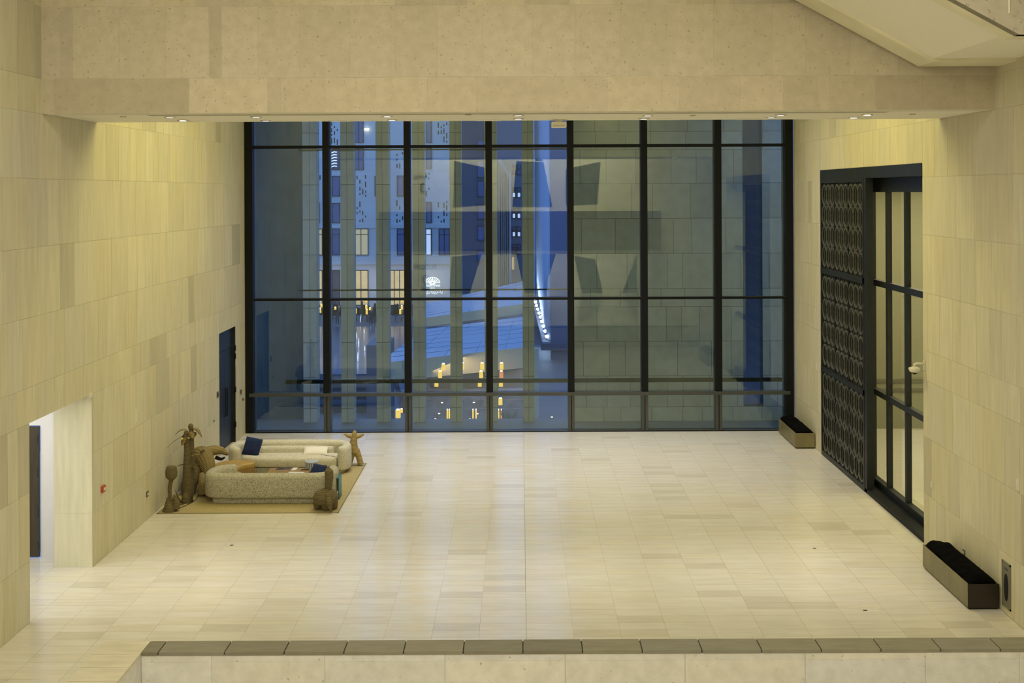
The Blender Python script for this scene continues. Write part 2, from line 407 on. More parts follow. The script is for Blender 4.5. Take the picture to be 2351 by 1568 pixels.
for i, (x, y, wd, lb) in enumerate([(545, 1251, .36, 'in front of the rug'), (1882, 1258, .36, 'beside the dark doorway'), (1999, 1400, .34, 'nearest the long planter')]):
    p = fl(x, y); t = thing('floor_box', (p.x, p.y, 0), 'flush floor socket lid outlined in dark, ' + lb, 'floor socket', 'floor sockets')
    mb = MB(); h = wd / 2; e = .004; k = .12
    mb.box(-h, h, -k, -k + e, 0, .002).box(-h, h, k - e, k, 0, .002).box(-h, -h + e, -k, k, 0, .002).box(h - e, h, -k, k, 0, .002); mb.build('rim', floor_g, t)
    bx('lid', floor_m, -h + e, h - e, -k + e, k - e, -.001, .001, t); bx('cable_slot', black, -h + .03, -h + .10, -.05, .0, .001, .004, t)

# baseboard-like shadow gap is absent; parapet in front
pa = struct('parapet', 'low limestone parapet wall with grey coping stones in front', 'parapet')
PZ = 1.0; p0 = 15.72; p1 = 16.12; xa = -6.07; xb = -5.40
seams = [xb, -5.16, -4.22] + [-4.22 + .845 * k for k in range(1, 17)]
gb = MB()
for a, b in zip(seams[:-1], seams[1:]):
    t = tone(.9, 1.0, .25)
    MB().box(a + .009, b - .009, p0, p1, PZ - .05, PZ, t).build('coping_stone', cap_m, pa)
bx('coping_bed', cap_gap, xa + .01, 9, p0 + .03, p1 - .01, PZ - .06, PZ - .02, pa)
ly = [16.12, 15.66, 15.23, 14.8, 14.3, 13.8, 13.2, 12.6, 12.0]
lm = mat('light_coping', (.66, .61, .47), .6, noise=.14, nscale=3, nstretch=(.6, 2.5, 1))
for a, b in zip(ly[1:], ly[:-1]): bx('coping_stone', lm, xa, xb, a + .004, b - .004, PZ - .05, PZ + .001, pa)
ln = [xb, -4.4, -2.8, -1.1, .6, 2.3, 4.0, 5.7, 7.03, 8.6]
for a, b in zip(ln[:-1], ln[1:]):
    for z0, z1 in ((.0, .86), (.86, PZ - .05)):
        MB().box(a + .002, b - .002, p0 + .004, p0 + .05, z0 + .001, z1, tone(.97, 1.03)).build('parapet_stone', face_m, pa)
bx('core', grout_m, xa + .05, 9, p0 + .03, p1 - .02, 0, PZ - .06, pa)
for a, b in zip(ly[1:], ly[:-1]): MB().box(xb - .04, xb - .004, a + .002, b - .002, .0, PZ - .05).build('parapet_stone', face_m, pa)
bx('core', grout_m, xa + .03, xb - .03, 12, p1 - .02, 0, PZ - .06, pa)

# corridor behind the left opening
co = struct('wall_corridor', 'bright white corridor behind the left opening', 'wall')
bx('end_wall', plaster_w, -9.93, XL - .76, 22.92, 23.05, 0, 3.8, co)
bx('end_wall', plaster_w, -14, -9.93, 22.92, 23.05, 2.72, 3.8, co)
bx('side_wall', plaster_w, -13, -12.9, 17, 23, 0, 3.8, co); bx('near_wall', plaster_w, -13, XL - .76, 17, 17.1, 0, 3.8, co)
bx('corridor_ceiling', plaster_w, -14, XL - .76, 17, 23, 3.8, 3.9, co)
d1 = struct('door_1', 'dark brown timber door inside the bright corridor', 'door')
dw_m = mat('dark_brown_timber', (.065, .052, .028), .5, noise=.3, nscale=4, nstretch=(6, 6, .4))
bx('door_leaf', dw_m, -11.2, -9.95, 22.88, 22.93, .02, 2.70, d1)
for z in (.25, .95, 1.75, 2.45): MB().tube([(-9.985, 22.87, z - .09), (-9.985, 22.87, z + .09)], .014, 8).build('hinge', rail_m, d1)

# door to the left of the window
d2 = struct('door_2', 'tall navy metal door recessed in the left wall by the window', 'door')
navy = mat('navy_door_paint', (.016, .021, .030), .45, noise=.15, nscale=2)
xr = XL - .10
bx('door_leaf', navy, xr - .05, xr, 31.7, 32.62, 0, 2.86, d2); bx('door_leaf', navy, xr - .05, xr, 32.63, 33.5, 0, 2.86, d2)
bx('transom_panel', navy, xr - .05, xr + .004, 31.7, 33.5, 2.88, 3.48, d2)
bx('door_frame', steel_m, xr - .06, XL, 31.68, 31.72, 0, 3.48, d2); bx('door_frame', steel_m, xr - .06, XL, 33.46, 33.5, 0, 3.48, d2)
for y in (32.55, 32.72):
    h = MB().tube([(xr, y, .95), (xr + .06, y, .95), (xr + .06, y, 1.75), (xr, y, 1.75)], .014, 8).build('pull_handle', frame_m, d2)
for z in (.45, 1.5, 2.5, 2.75): bx('hinge', frame_m, XL - .02, XL + .02, 33.42, 33.5, z, z + .16, d2)

# small wall fittings
grey_p = mat('grey_plastic', (.10, .10, .09), .5); red_p = mat('red_plastic', (.42, .06, .03), .4); white_p = mat('ivory_plastic', (.68, .66, .55), .5)
def wall_box(name, px, py, side, wd, ht, dp, m, label, cat, inner=None, group=None):
    u, v = uv(px, py); X = XL if side < 0 else XR; D = F * X / u; z = HC - v * D / F
    t = thing(name, (X, D, z - ht / 2), label, cat, group); s_ = -side
    bx('plate', m, min(0, s_ * dp), max(0, s_ * dp), -wd / 2, wd / 2, 0, ht, t, bevel=.004)
    if inner: bx(inner[0], inner[1], min(s_ * dp, s_ * (dp + .008)), max(s_ * dp, s_ * (dp + .008)), -wd * .28, wd * .28, ht * .25, ht * .7, t)
wall_box('call_point', 234.5, 1122, -1, .16, .13, .05, red_p, 'red fire alarm call point right of the corridor opening', 'alarm', ('glass_window', white_p))
wall_box('wall_socket', 337.5, 1134, -1, .13, .12, .02, grey_p, 'grey wall socket left of the rug', 'socket', ('socket_face', white_p))
wall_box('card_reader', 498.5, 906, -1, .11, .17, .03, grey_p, 'dark card reader left of the navy door', 'card reader', ('keypad', black))
wall_box('wall_switch', 490.5, 966.5, -1, .06, .05, .02, grey_p, 'tiny grey switch low left of the navy door', 'switch')
wall_box('access_panel', 491, 1010, -1, .07, .14, .008, grout_m, 'small pale cover plate above the woven animal', 'cover plate')
wall_box('call_point', 551.5, 899.5, -1, .12, .13, .04, grey_p, 'black and red call point between the navy door and the window', 'alarm', ('red_button', red_p))
wall_box('wall_switch', 557, 917, -1, .1, .07, .03, grey_p, 'grey switch beside the window edge under a call point', 'switch')
wall_box('access_panel', 312, 955, -1, .13, .30, .006, grout_m, 'pale tall cover plate high on the left wall', 'cover plate')
wall_box('corner_sensor', 205, 908, -1, .08, .08, .05, white_p, 'ivory sensor at the top corner of the corridor opening', 'sensor')
wall_box('wall_socket', 2141, 1113, 1, .10, .13, .02, white_p, 'ivory double socket on the stone right of the glass doorway', 'socket', ('socket_face', grout_m))
wall_box('wall_socket', 2338, 1113, 1, .10, .20, .02, white_p, 'ivory wall plate above the framed grille panel', 'socket', ('socket_face', grout_m))
wall_box('wall_socket', 2214, 1268, 1, .1, .10, .02, grey_p, 'dark socket on the wall behind the long planter', 'socket', ('socket_face', white_p))
wall_box('wall_sensor', 1823, 889, 1, .07, .09, .06, white_p, 'ivory sensor beside the right edge of the window', 'sensor')
wall_box('access_panel', 1875, 842, 1, .09, .2, .006, grout_m, 'pale cover plate left of the carved screen', 'cover plate')
u, v = uv(118, 1118); D = 22.9
t = thing('call_point', (-9.46, 22.92, 1.30), 'red and black call point on the white corridor wall', 'alarm')
bx('plate', black, -.05, .05, -.04, 0, 0, .24, t); bx('red_top', red_p, -.05, .05, -.045, -.0, .24, .27, t); bx('label_face', white_p, -.03, .04, -.045, -.04, .05, .15, t)
# framed grille panel on the right wall
t = thing('grille_panel', (XR, 19.57, .13), 'framed dark metal grille panel low on the right wall', 'wall panel')
pm = mat('panel_grey', (.20, .19, .14), .45)
mb = MB(); a, b, c = .17, .80, .03
mb.box(-.02, 0, -a, a, 0, c).box(-.02, 0, -a, a, b - c, b).box(-.02, 0, -a, -a + c, 0, b).box(-.02, 0, a - c, a, 0, b); mb.build('outer_frame', pm, t)
bx('plate', pm, -.012, 0, -a + c, a - c, c, b - c, t)
mb = MB(); mb.prism([(.08 * math.cos(q) * 1, .36 + .24 * math.sin(q)) for q in [2 * PI * k / 24 for k in range(24)]], lambda a_, b_, d: (-.012 - d, a_, b_), 0, .008); mb.build('oval_opening', black, t)
for k in range(2): bx('label_line', black, -.014, -.012, -.08, .08, .665 + k * .025, .675 + k * .025, t)
# dome camera
p = Vector((XR, 23.56, 5.2)); p.z = HC - uv(2110, 836)[1] * 23.5 / F
t = thing('security_camera', (XR - .005, 23.52, p.z), 'ivory dome security camera on a wall arm by the glass doorway', 'camera')
bx('wall_plate', white_p, -.012, 0, -.05, .05, -.14, .08, t, bevel=.005)
MB().tube([(-.01, 0, 0), (-.17, 0, .01), (-.21, 0, -.01), (-.21, 0, -.08)], .025, 10).build('arm', white_p, t, smooth=True)
MB().tube([(-.21, 0, -.06), (-.21, 0, -.08), (-.21, 0, -.10), (-.21, 0, -.15), (-.21, 0, -.17)], [.05, .115, .12, .105, .08], 20).build('housing', white_p, t, smooth=True)
MB().tube([(-.21, 0, -.16), (-.21, 0, -.19), (-.21, 0, -.21), (-.21, 0, -.222)], [.065, .055, .035, .008], 14).build('dome', black, t, smooth=True)

# ------------------------------------------------------------------ window wall
wi = struct('window_1', 'wide black framed glass wall looking out on the square', 'window')
sw = F / DW
fin_w = mat('outer_fin_metal', (.05, .06, .075), .3, .6)
mx = [572, 749, 935.5, 1123, 1310.5, 1479.5, 1649.5, 1812]
MX = [uv(a, 620)[0] / sw for a in mx]
zt = [0.0, 1.19, 4.16, 8.92, 12.1]
for i, X in enumerate(MX):
    hw = .12 if i in (0, 7) else .10
    bx('mullion_fin', fin_w, X - hw + .01, X + hw - .01, DW + .22, DW + .52, 0.03, 12.1, wi)
    bx('mullion', frame_m, X - hw, X + hw, DW - .05, DW + .22, 1.24, 12.1, wi)
    if i in (0, 7): bx('mullion', frame_m, X - hw, X + hw, DW - .05, DW + .22, 0, 1.24, wi)
    else:
        bx('mullion', rail_m, X - hw, X - .012, DW - .0, DW + .22, 0.03, 1.14, wi); bx('mullion', rail_m, X + .012, X + hw, DW - .0, DW + .22, 0.03, 1.14, wi)
        bx('mullion_gap', black, X - .012, X + .012, DW + .05, DW + .2, 0.03, 1.14, wi)
for a, b in zip(MX[:-1], MX[1:]):
    a += .1; b -= .1
    bx('transom', frame_m, a, b, DW - .03, DW + .2, 8.88, 8.97, wi); bx('transom', frame_m, a, b, DW - .03, DW + .2, 4.12, 4.19, wi)
    bx('transom_lip', rail_m, a, b, DW + .0, DW + .08, 4.19, 4.20, wi)
bx('rail', rail_m, MX[0], MX[-1], DW - .09, DW + .1, 1.14, 1.24, wi)
bx('sill', rail_m, MX[0] - .12, MX[-1] + .12, DW - .03, DW + .3, -.05, .03, wi); bx('sill_channel', frame_m, MX[0], MX[-1], DW - .05, DW - .03, -.02, .025, wi)
for a, b in zip(MX[:-1], MX[1:]):
    for z0, z1 in zip(zt[:-1], zt[1:]):
        o = bx('pane', glass_m, a + .1, b - .1, DW + .12, DW + .135, z0 + .03, z1 - .02, wi)
        e = R.uniform(-.0012, .0012)
        ex = R.uniform(-.001, .001)
# ------------------------------------------------------------------ dark doorway on the right
d3 = struct('door_3', 'huge dark steel doorway with glass panes and pierced screen', 'door')
XS = XR + .02
bx('head_beam', steel_m, XR - .015, XR + .5, O0, O1, 7.80, OZ, d3)
bx('frame_post', steel_m, XR - .01, XR + .17, 27.45, 27.62, 0, 7.80, d3)
GX = 8.97
bx('frame_post', steel_m, GX - .03, GX + .05, 28.2, 28.3, 0, 7.8, d3)
bx('glass_head', steel_m, GX - .06, GX + .06, O0 - .3, 28.3, 7.45, 7.80, d3)
bx('threshold', frame_m, XR - .01, XR + .35, O0, 28.3, .0, .10, d3)
bx('base_rail', steel_m, GX - .10, GX + .06, O0 - .3, 28.3, .0, .26, d3)
bx('cross_rail', steel_m, GX - .08, GX + .06, O0 - .3, 28.3, 5.10, 5.25, d3); bx('cross_rail', steel_m, GX - .08, GX + .06, O0 - .3, 28.3, 2.36, 2.50, d3)
ys = [28.15, F * GX / uv(2042, 700)[0], F * GX / uv(2085, 700)[0], O0 - .1]
for y in ys[1:3]: bx('glazing_bar', steel_m, GX - .07, GX + .05, y - .06, y + .06, .2, 7.5, d3)
for a, b in zip(ys[1:], ys[:-1]):
    for z0, z1 in ((.26, 2.36), (2.50, 5.10), (5.25, 7.45)): bx('pane', glass2, GX - .006, GX + .006, a, b, z0, z1, d3)
bx('jamb_lining', steel_m, XR + .02, XR + .5, O1 - .02, O1 + .03, 0, OZ, d3)
ls = thing('pierced_screen', (XR, 29.6, 0), 'tall black metal screen of interlaced rings in the doorway', 'screen')
h = 1.98; sx = .015
bx('frame_rail', steel_m, -.02, .05, -h, h, 0, .14, ls); bx('frame_rail', steel_m, -.02, .05, -h, h, 7.70, 7.80, ls)
bx('frame_rail', steel_m, -.02, .05, -h, h, 2.38, 2.52, ls); bx('frame_rail', steel_m, -.02, .05, -h, h, 5.16, 5.32, ls)
bx('frame_stile', steel_m, -.02, .05, -h, -h + .10, .14, 7.7, ls); bx('frame_stile', steel_m, -.02, .05, h - .10, h, .14, 7.7, ls)
for k in (-1, 1): bx('bay_bar', steel_m, -.01, .04, k * .63 - .025, k * .63 + .025, .14, 7.7, ls)
bx('back_panel', mat('screen_black', (.004, .004, .004), .9), .16, .2, -h, h, .05, 7.75, ls)
ring = None; lat_m = mat('lattice_metal', (.11, .115, .10), .45, .3)
seg = 18; ro, ri, dz = .285, .235, .55
for (z0, z1) in ((.14, 2.38), (2.52, 5.16), (5.32, 7.70)):
    n = 4; pitch = (z1 - z0) / (n + .15)
    for b in (-1.25, 0, 1.25):
        for c in (-.40, 0, .40):
            for k in range(n):
                zc = z0 + pitch * (k + .57)
                if ring is None:
                    v = []; f = []
                    for i in range(seg):
                        q = 2 * PI * i / seg
                        for r_, x in ((ro, 0), (ro, .025), (ri, .025), (ri, 0)): v.append((x, r_ * math.cos(q) * .82, r_ * 1.06 * math.sin(q)))
                    for i in range(seg):
                        j = (i + 1) % seg
                        for e in range(4): f.append((i * 4 + e, j * 4 + e, j * 4 + (e + 1) % 4, i * 4 + (e + 1) % 4))
                    o = MB().add(v, f).build('ring', lat_m, ls); ring = o
                else:
                    o = ring.copy(); C.objects.link(o)
                o.location = (0, b + c, zc)
    for b in (-1.25, 0, 1.25):
        for c in (-.5, -.3, -.1, .1, .3, .5): bx('slat', lat_m, .03, .05, b + c - .012, b + c + .012, z0, z1, ls)
# the room behind the glass doorway
nr = struct('wall_next_room', 'plain room seen through the glass doorway', 'wall')
bx('end_wall', mat('sage_wall', (.30, .295, .20), .8), 9.04, 16, 34.9, 35.1, 0, 8.2, nr); bx('side_wall', plaster, 16, 16.2, 22, 35, 0, 8.2, nr)
bx('near_wall', plaster, 9.04, 16, 21.8, 22, 0, 8.2, nr); bx('room_ceiling', plaster, 9.04, 16, 22, 35, 8.1, 8.3, nr)
bx('room_floor', floor_m, 8.9, 16, 22, 35, -.05, 0, nr)
bk = mat('sage_band', (.16, .16, .11), .7)
for z in (1.50, 1.22): bx('wall_band', bk, 9.3, 16, 34.86, 34.9, z - .05, z + .05, nr)
bx('pilaster', mat('olive_panel', (.32, .32, .21), .7), 9.04, 9.16, 28.75, 28.9, 0, 7.6, nr)
bx('mirror_jamb', plaster, XR + .5, 9.04, 31.6, 35, 0, 8.2, nr); bx('jamb', plaster, XR + .5, 9.04, 22, 23.3, 0, 8.2, nr)

# ------------------------------------------------------------------ planters
bronze = mat('bronze_sheet', (.26, .225, .105), .4, .25, noise=.25, nscale=2.5, nstretch=(1, 1, .5))
bronze_shade = mat('shaded_bronze_sheet', (.035, .027, .02), .4, .4)  # end face's shade painted as a darker copy of the bronze
soil = mat('black_foliage', (.003, .003, .003), .95, spec=.05, bump=.6, bscale=30)
def planter(name, y0, y1, label, hgt, seed, endm):
    r_ = random.Random(seed); t = thing(name, (7.955, y0, 0), label, 'planter', 'bronze planter boxes')
    L_ = y1 - y0; W = .555
    bx('plinth', black, .03, W - .02, .03, L_ - .03, 0, .04, t)
    mb = MB(); mb.box(0, .015, 0, L_, .035, hgt).box(W - .015, W, 0, L_, .035, hgt).box(.015, W - .015, L_ - .015, L_, .035, hgt).box(0.015, W - .015, 0.015, L_ - .015, .035, .06)
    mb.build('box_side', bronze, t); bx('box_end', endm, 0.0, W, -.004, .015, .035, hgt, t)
    n, m_ = 28, 8; v = []; f = []
    for i in range(n):
        for j in range(m_):
            x = .01 + (W - .02) * j / (m_ - 1); y = .02 + (L_ - .02) * i / (n - 1)
            e = min(j, m_ - 1 - j); ee = min(i, n - 1 - i)
            z = hgt - .02 + (.04 + .12 * min(1, e * .6) * min(1, .5 + ee * .3)) * r_.uniform(.55, 1.15)
            if e == 0: x += r_.uniform(-.02, .02); z = hgt + r_.uniform(-.03, .03)
            v.append((x, y, z))
    f = [(i * m_ + j, (i + 1) * m_ + j, (i + 1) * m_ + j + 1, i * m_ + j + 1) for i in range(n - 1) for j in range(m_ - 1)]
    o = MB().add(v, f).build('foliage_mound', soil, t, smooth=True); sm = o.modifiers.new('t', 'SOLIDIFY'); sm.thickness = .12; sm.offset = -1
    o.modifiers.new('s', 'SUBSURF').render_levels = 1
    return t
planter('planter_box', 19.82, 22.05, 'long bronze planter box heaped with black planting, nearest on the right', .46, 3, bronze_shade)
planter('planter_box', 32.25, 34.35, 'bronze planter box with black planting by the window', .45, 5, bronze)

# ------------------------------------------------------------------ lounge corner
rug_m = mat('sisal_rug', (.44, .36, .17), .95, noise=.18, nscale=30, bump=.5, bscale=160)
ra, rb_, rc_ = fl(360, 1180), fl(776, 1180), fl(843, 1064)
t = thing('rug', ((ra.x + rb_.x) / 2, (ra.y + rc_.y) / 2, 0), 'flat golden sisal rug under the lounge group', 'rug')
hx, hy = (rb_.x - ra.x) / 2, (rc_.y - ra.y) / 2
bx('weave', rug_m, -hx + .03, hx - .03, -hy + .03, hy - .03, 0, .012, t)
mb = MB(); mb.box(-hx, hx, -hy, -hy + .03, 0, .013).box(-hx, hx, hy - .03, hy, 0, .013).box(-hx, -hx + .03, -hy, hy, 0, .013).box(hx - .03, hx, -hy, hy, 0, .013)
mb.build('border_tape', mat('rug_border', (.24, .20, .11), .9), t)
RZ = .013
boucle = mat('speckled_boucle', (.56, .54, .41), .95, specks=.49, sscale=75, speck_col=(.18, .17, .11), bump=.8, bscale=90)
boucle_p = mat('light_boucle', (.66, .635, .51), .95, specks=.44, sscale=65, speck_col=(.26, .24, .16), bump=.8, bscale=80)
def sweep(path, w_, z0, z1, r_=.09, seg=5):
    """upright padded wall along a plan path, rounded top and bottom, rounded ends"""
    prof = []
    hw = w_ / 2
    for cx, cz, q0 in ((hw - r_, z1 - r_, 0), (-hw + r_, z1 - r_, PI / 2), (-hw + r_ * .6, z0 + r_ * .6, PI), (hw - r_ * .6, z0 + r_ * .6, 1.5 * PI)):
        rr = r_ if cz > (z0 + z1) / 2 else r_ * .6
        for k in range(seg + 1):
            q = q0 + PI / 2 * k / seg; prof.append((cx + rr * math.cos(q), cz + rr * math.sin(q)))
    P = [Vector((a, b, 0)) for a, b in path]; n = len(P); m_ = len(prof); v = []; rings = []
    d0 = (P[0] - P[1]).normalized(); d1 = (P[-1] - P[-2]).normalized()
    full = []
    for k in range(4, 0, -1): q = PI / 2 * k / 4; full.append((P[0] + d0 * hw * math.sin(q), math.cos(q), -d0))
    for i, p in enumerate(P): full.append((p, 1, (P[min(i + 1, n - 1)] - P[max(i - 1, 0)]).normalized()))
    for k in range(1, 5): q = PI / 2 * k / 4; full.append((P[-1] + d1 * hw * math.sin(q), math.cos(q), d1))
    zc = (z0 + z1) / 2
    for p, sc_, d in full:
        sc_ = max(sc_, .12); nrm = Vector((-d.y, d.x, 0))
        for a, b in prof: v.append(p + nrm * a * sc_ + Vector((0, 0, zc + (b - zc) * (.80 + .2 * sc_))))
    N_ = len(full)
    f = [(i * m_ + k, i * m_ + (k + 1) % m_, (i + 1) * m_ + (k + 1) % m_, (i + 1) * m_ + k) for i in range(N_ - 1) for k in range(m_)]
    f += [tuple(range(m_))[::-1], tuple((N_ - 1) * m_ + k for k in range(m_))]
    return MB().add(v, f)
def slab(outline, z0, z1, r_=.07, dome=.02):
    """cushion: plan outline with rounded top and bottom edges"""
    P = [Vector((a, b, 0)) for a, b in outline]; c = sum(P, Vector()) / len(P); n = len(P); v = []
    nr_ = []
    for i in range(n):
        d = (P[(i + 1) % n] - P[i - 1]).normalized(); nn = Vector((d.y, -d.x, 0))
        if nn.dot(P[i] - c) < 0 and False: nn = -nn
        nr_.append(nn)
    ar = sum(P[i].x * P[(i + 1) % n].y - P[(i + 1) % n].x * P[i].y for i in range(n))
    sg = 1 if ar > 0 else -1
    levels = []
    for k in range(5): q = PI / 2 * k / 4; levels.append((z0 + r_ * .5 * (1 - math.sin(q)), r_ * .5 * (1 - math.cos(q))))
    levels = levels[::-1]; levels = [(z0 + r_ * .5 * (1 - math.sin(PI / 2 * k / 3)), r_ * .5 * (1 - math.cos(PI / 2 * k / 3))) for k in (3, 2, 1, 0)]
    levels += [(z1 - r_ + r_ * math.sin(PI / 2 * k / 4), r_ * (1 - math.cos(PI / 2 * k / 4))) for k in range(5)]
    for z, ins in levels:
        for i in range(n): v.append(P[i] - nr_[i] * sg * ins + Vector((0, 0, z)))
    L_ = len(levels)
    f = [(l * n + i, l * n + (i + 1) % n, (l + 1) * n + (i + 1) % n, (l + 1) * n + i) for l in range(L_ - 1) for i in range(n)]
    f += [tuple(range(n))[::-1], tuple((L_ - 1) * n + i for i in range(n))]
    return MB().add(v, f)
def path(pts, n=6): return [(p.x, p.y) for p in catmull([(a, b, 0) for a, b in pts], n)]
def closed(pts, n=5):
    m_ = len(pts); out = []
    P = [Vector((a, b, 0)) for a, b in pts]
    for i in range(m_):
        a, b, c, d = P[i - 1], P[i], P[(i + 1) % m_], P[(i + 2) % m_]
        for k in range(n):
            t_ = k / n; q = .5 * ((2 * b) + (c - a) * t_ + (2 * a - 5 * b + 4 * c - d) * t_ * t_ + (3 * b - a - 3 * c + d) * t_ ** 3); out.append((q.x, q.y))
    return out
# near sofa (back towards us): origin at its middle
fx, fy = -6.12, 27.2
t = thing('curved_sofa', (fx, fy, RZ), 'speckled cream boucle sofa seen from behind, nearest on the rug', 'sofa', 'boucle sofas')
sweep(path([(-1.12, .50), (-1.38, .36), (-1.47, .02), (-1.40, -.27), (-1.10, -.38), (-.5, -.39), (0, -.39), (.6, -.39), (1.15, -.38), (1.40, -.26), (1.47, 0), (1.45, .32)]), .27, .13, .72, .12).build('backrest', boucle, t, smooth=True)
slab(closed([(-1.35, -.25), (-.6, -.3), (.6, -.3), (1.3, -.25), (1.35, .1), (1.2, .45), (.4, .5), (-.5, .5), (-1.15, .42), (-1.35, .1)]), .14, .43, .08).build('seat', boucle_p, t, smooth=True)
slab(closed([(-1.38, -.28), (-1.1, -.42), (0, -.43), (1.1, -.42), (1.38, -.28), (1.36, .2), (1.1, .42), (0, .45), (-1.1, .42), (-1.36, .2)]), 0, .15, .03).build('plinth', boucle, t, smooth=True)
# far sofa
gx, gy = -6.24, 30.0
t = thing('curved_sofa', (gx, gy, RZ), 'speckled cream boucle sofa facing us with blue and white cushions', 'sofa', 'boucle sofas')
sweep(path([(-1.36, -.42), (-1.50, -.2), (-1.50, .12), (-1.35, .34), (-1.05, .42), (-.4, .44), (.3, .44), (1.0, .43), (1.32, .34), (1.50, .1), (1.52, -.2), (1.45, -.36)]), .25, .08, .72, .11).build('backrest', boucle_p, t, smooth=True)
sweep(path([(-1.2, .16), (-.6, .22), (0, .235), (.6, .23), (1.05, .15)]), .20, .3, .60, .09).build('back_cushion', boucle_p, t, smooth=True)
slab(closed([(-1.32, -.15), (-.9, -.38), (-.2, -.46), (.6, -.47), (1.22, -.43), (1.32, -.3), (1.3, .12), (.6, .2), (-.6, .2), (-1.25, .12)]), .17, .44, .11).build('seat', boucle_p, t, smooth=True)
slab(closed([(-1.3, -.15), (-.9, -.32), (-.2, -.40), (.6, -.42), (1.30, -.45), (1.50, -.25), (1.45, .3), (.6, .45), (-.6, .45), (-1.4, .3)]), 0, .15, .03).build('plinth', boucle, t, smooth=True)
# cushions
def cushion(name, loc, rx, rz, w_, h_, th, m, label, grp, mods=0):
    n = 12; v = []; f = []
    for sgn in (1, -1):
        for i in range(n + 1):
            for j in range(n + 1):
                a, b = i / n * 2 - 1, j / n * 2 - 1
                k = (1 - a ** 4) * (1 - b ** 4); pin = 1 - .06 * (1 - abs(a)) * abs(b) ; pin2 = 1 - .06 * (1 - abs(b)) * abs(a)
                v.append((a * w_ / 2 * pin, sgn * th / 2 * k ** .5 + (R.uniform(-mods, mods)), b * h_ / 2 * pin2))
    o = (n + 1) ** 2
    f = [(i * (n + 1) + j, (i + 1) * (n + 1) + j, (i + 1) * (n + 1) + j + 1, i * (n + 1) + j + 1) for i in range(n) for j in range(n)]
    f += [tuple(q + o for q in reversed(p_)) for p_ in f]
    ob = MB().add(v, f).build(name, m, None, smooth=True); ob.location = loc; ob.rotation_euler = (rx, 0, rz)
    return tag(ob, label, 'cushion', grp)
blue = mat('navy_shag', (.012, .028, .12), .95, noise=.5, nscale=25, bump=1, bscale=60)
o = cushion('cushion', (gx - 1.02, gy - .05, RZ + .64), math.radians(-22), math.radians(-14), .48, .48, .17, blue, 'navy blue shaggy cushion on the far sofa', 'cushions', .008)
o.rotation_euler.y = math.radians(8)
cushion('cushion', (gx + .68, gy - .02, RZ + .52), math.radians(-58), math.radians(3), .62, .30, .10, mat('white_cotton', (.74, .71, .64), .9), 'flat white rectangular cushion on the far sofa', 'cushions')
cushion('cushion', (fx + 1.08, fy + .22, RZ + .58), math.radians(-35), math.radians(-30), .42, .40, .15, blue, 'navy cushion at the right end of the near sofa', 'cushions', .008)
# tan leather curved ottoman
t = thing('curved_ottoman', (-7.4, 28.5, RZ), 'tan leather crescent shaped ottoman between the sofas', 'ottoman')
tan = mat('tan_leather', (.40, .265, .075), .55, noise=.15, nscale=3); tan_d = mat('tan_leather_side', (.30, .18, .06), .6, wave=(9, 'X', 0))
ol = closed([(-.62, .35), (-.42, .72), (0, .86), (.34, .74), (.42, .5), (.20, .30), (.12, 0), (.18, -.3), (.34, -.52), (.0, -.72), (-.38, -.55), (-.60, -.1)])
slab(ol, .30, .45, .06).build('seat_pad', tan, t, smooth=True)
slab([(a * .97, b * .97) for a, b in ol], 0.0, .31, .02).build('base', tan_d, t, smooth=True)
# coffee table
t = thing('coffee_table', (-5.98, 28.38, RZ), 'low square walnut coffee table with books on it', 'table')
wood = mat('walnut_veneer', (.32, .195, .065), .35, noise=.2, nscale=3, nstretch=(1, 8, 1))
wood_d = mat('walnut_veneer_dark', (.15, .08, .035), .4)
bx('tabletop', wood, -.53, .53, -.46, .46, .30, .345, t, bevel=.008)
for a in (-.40, .40): bx('leg_panel', wood_d, a - .03, a + .03, -.36, .36, 0, .30, t)
bx('cross_board', wood_d, -.37, .37, -.02, .02, .05, .29, t)
bx('tray_insert', black, .30, .50, .18, .28, .345, .352, t)
TZ = RZ + .345
def book(loc, rz, w_, d_, h_, m, label):
    t_ = thing('book', loc, label, 'book', 'books on the coffee table', rz)
    bx('pages', mat('paper', (.75, .73, .68), .9), -w_ / 2 + .006, w_ / 2 - .004, -d_ / 2 + .004, d_ / 2 - .004, .004, h_ - .004, t_)
    mb = MB(); mb.box(-w_ / 2, w_ / 2, -d_ / 2, d_ / 2, 0, .004).box(-w_ / 2, w_ / 2, -d_ / 2, d_ / 2, h_ - .004, h_).box(-w_ / 2, -w_ / 2 + .005, -d_ / 2, d_ / 2, 0.004, h_ - .004); mb.build('cover', m, t_)
    return t_
dk_b = mat('dark_print_cover', (.03, .025, .022), .5, specks=.42, sscale=14, speck_col=(.28, .10, .04)); wh_b = mat('white_print_cover', (.72, .71, .68), .5, specks=.36, sscale=18, speck_col=(.05, .05, .06))
p = at(636, 1076, 28.62); book((-6.15, 28.66, TZ), .05, .34, .24, .025, dk_b, 'dark covered picture book at the back of the coffee table')
book((-5.86, 28.66, TZ), -.05, .12, .24, .02, wh_b, 'narrow white booklet beside the dark book')
book((-5.74, 28.16, TZ), -.12, .40, .26, .03, wh_b, 'large white book with black print at the table front')
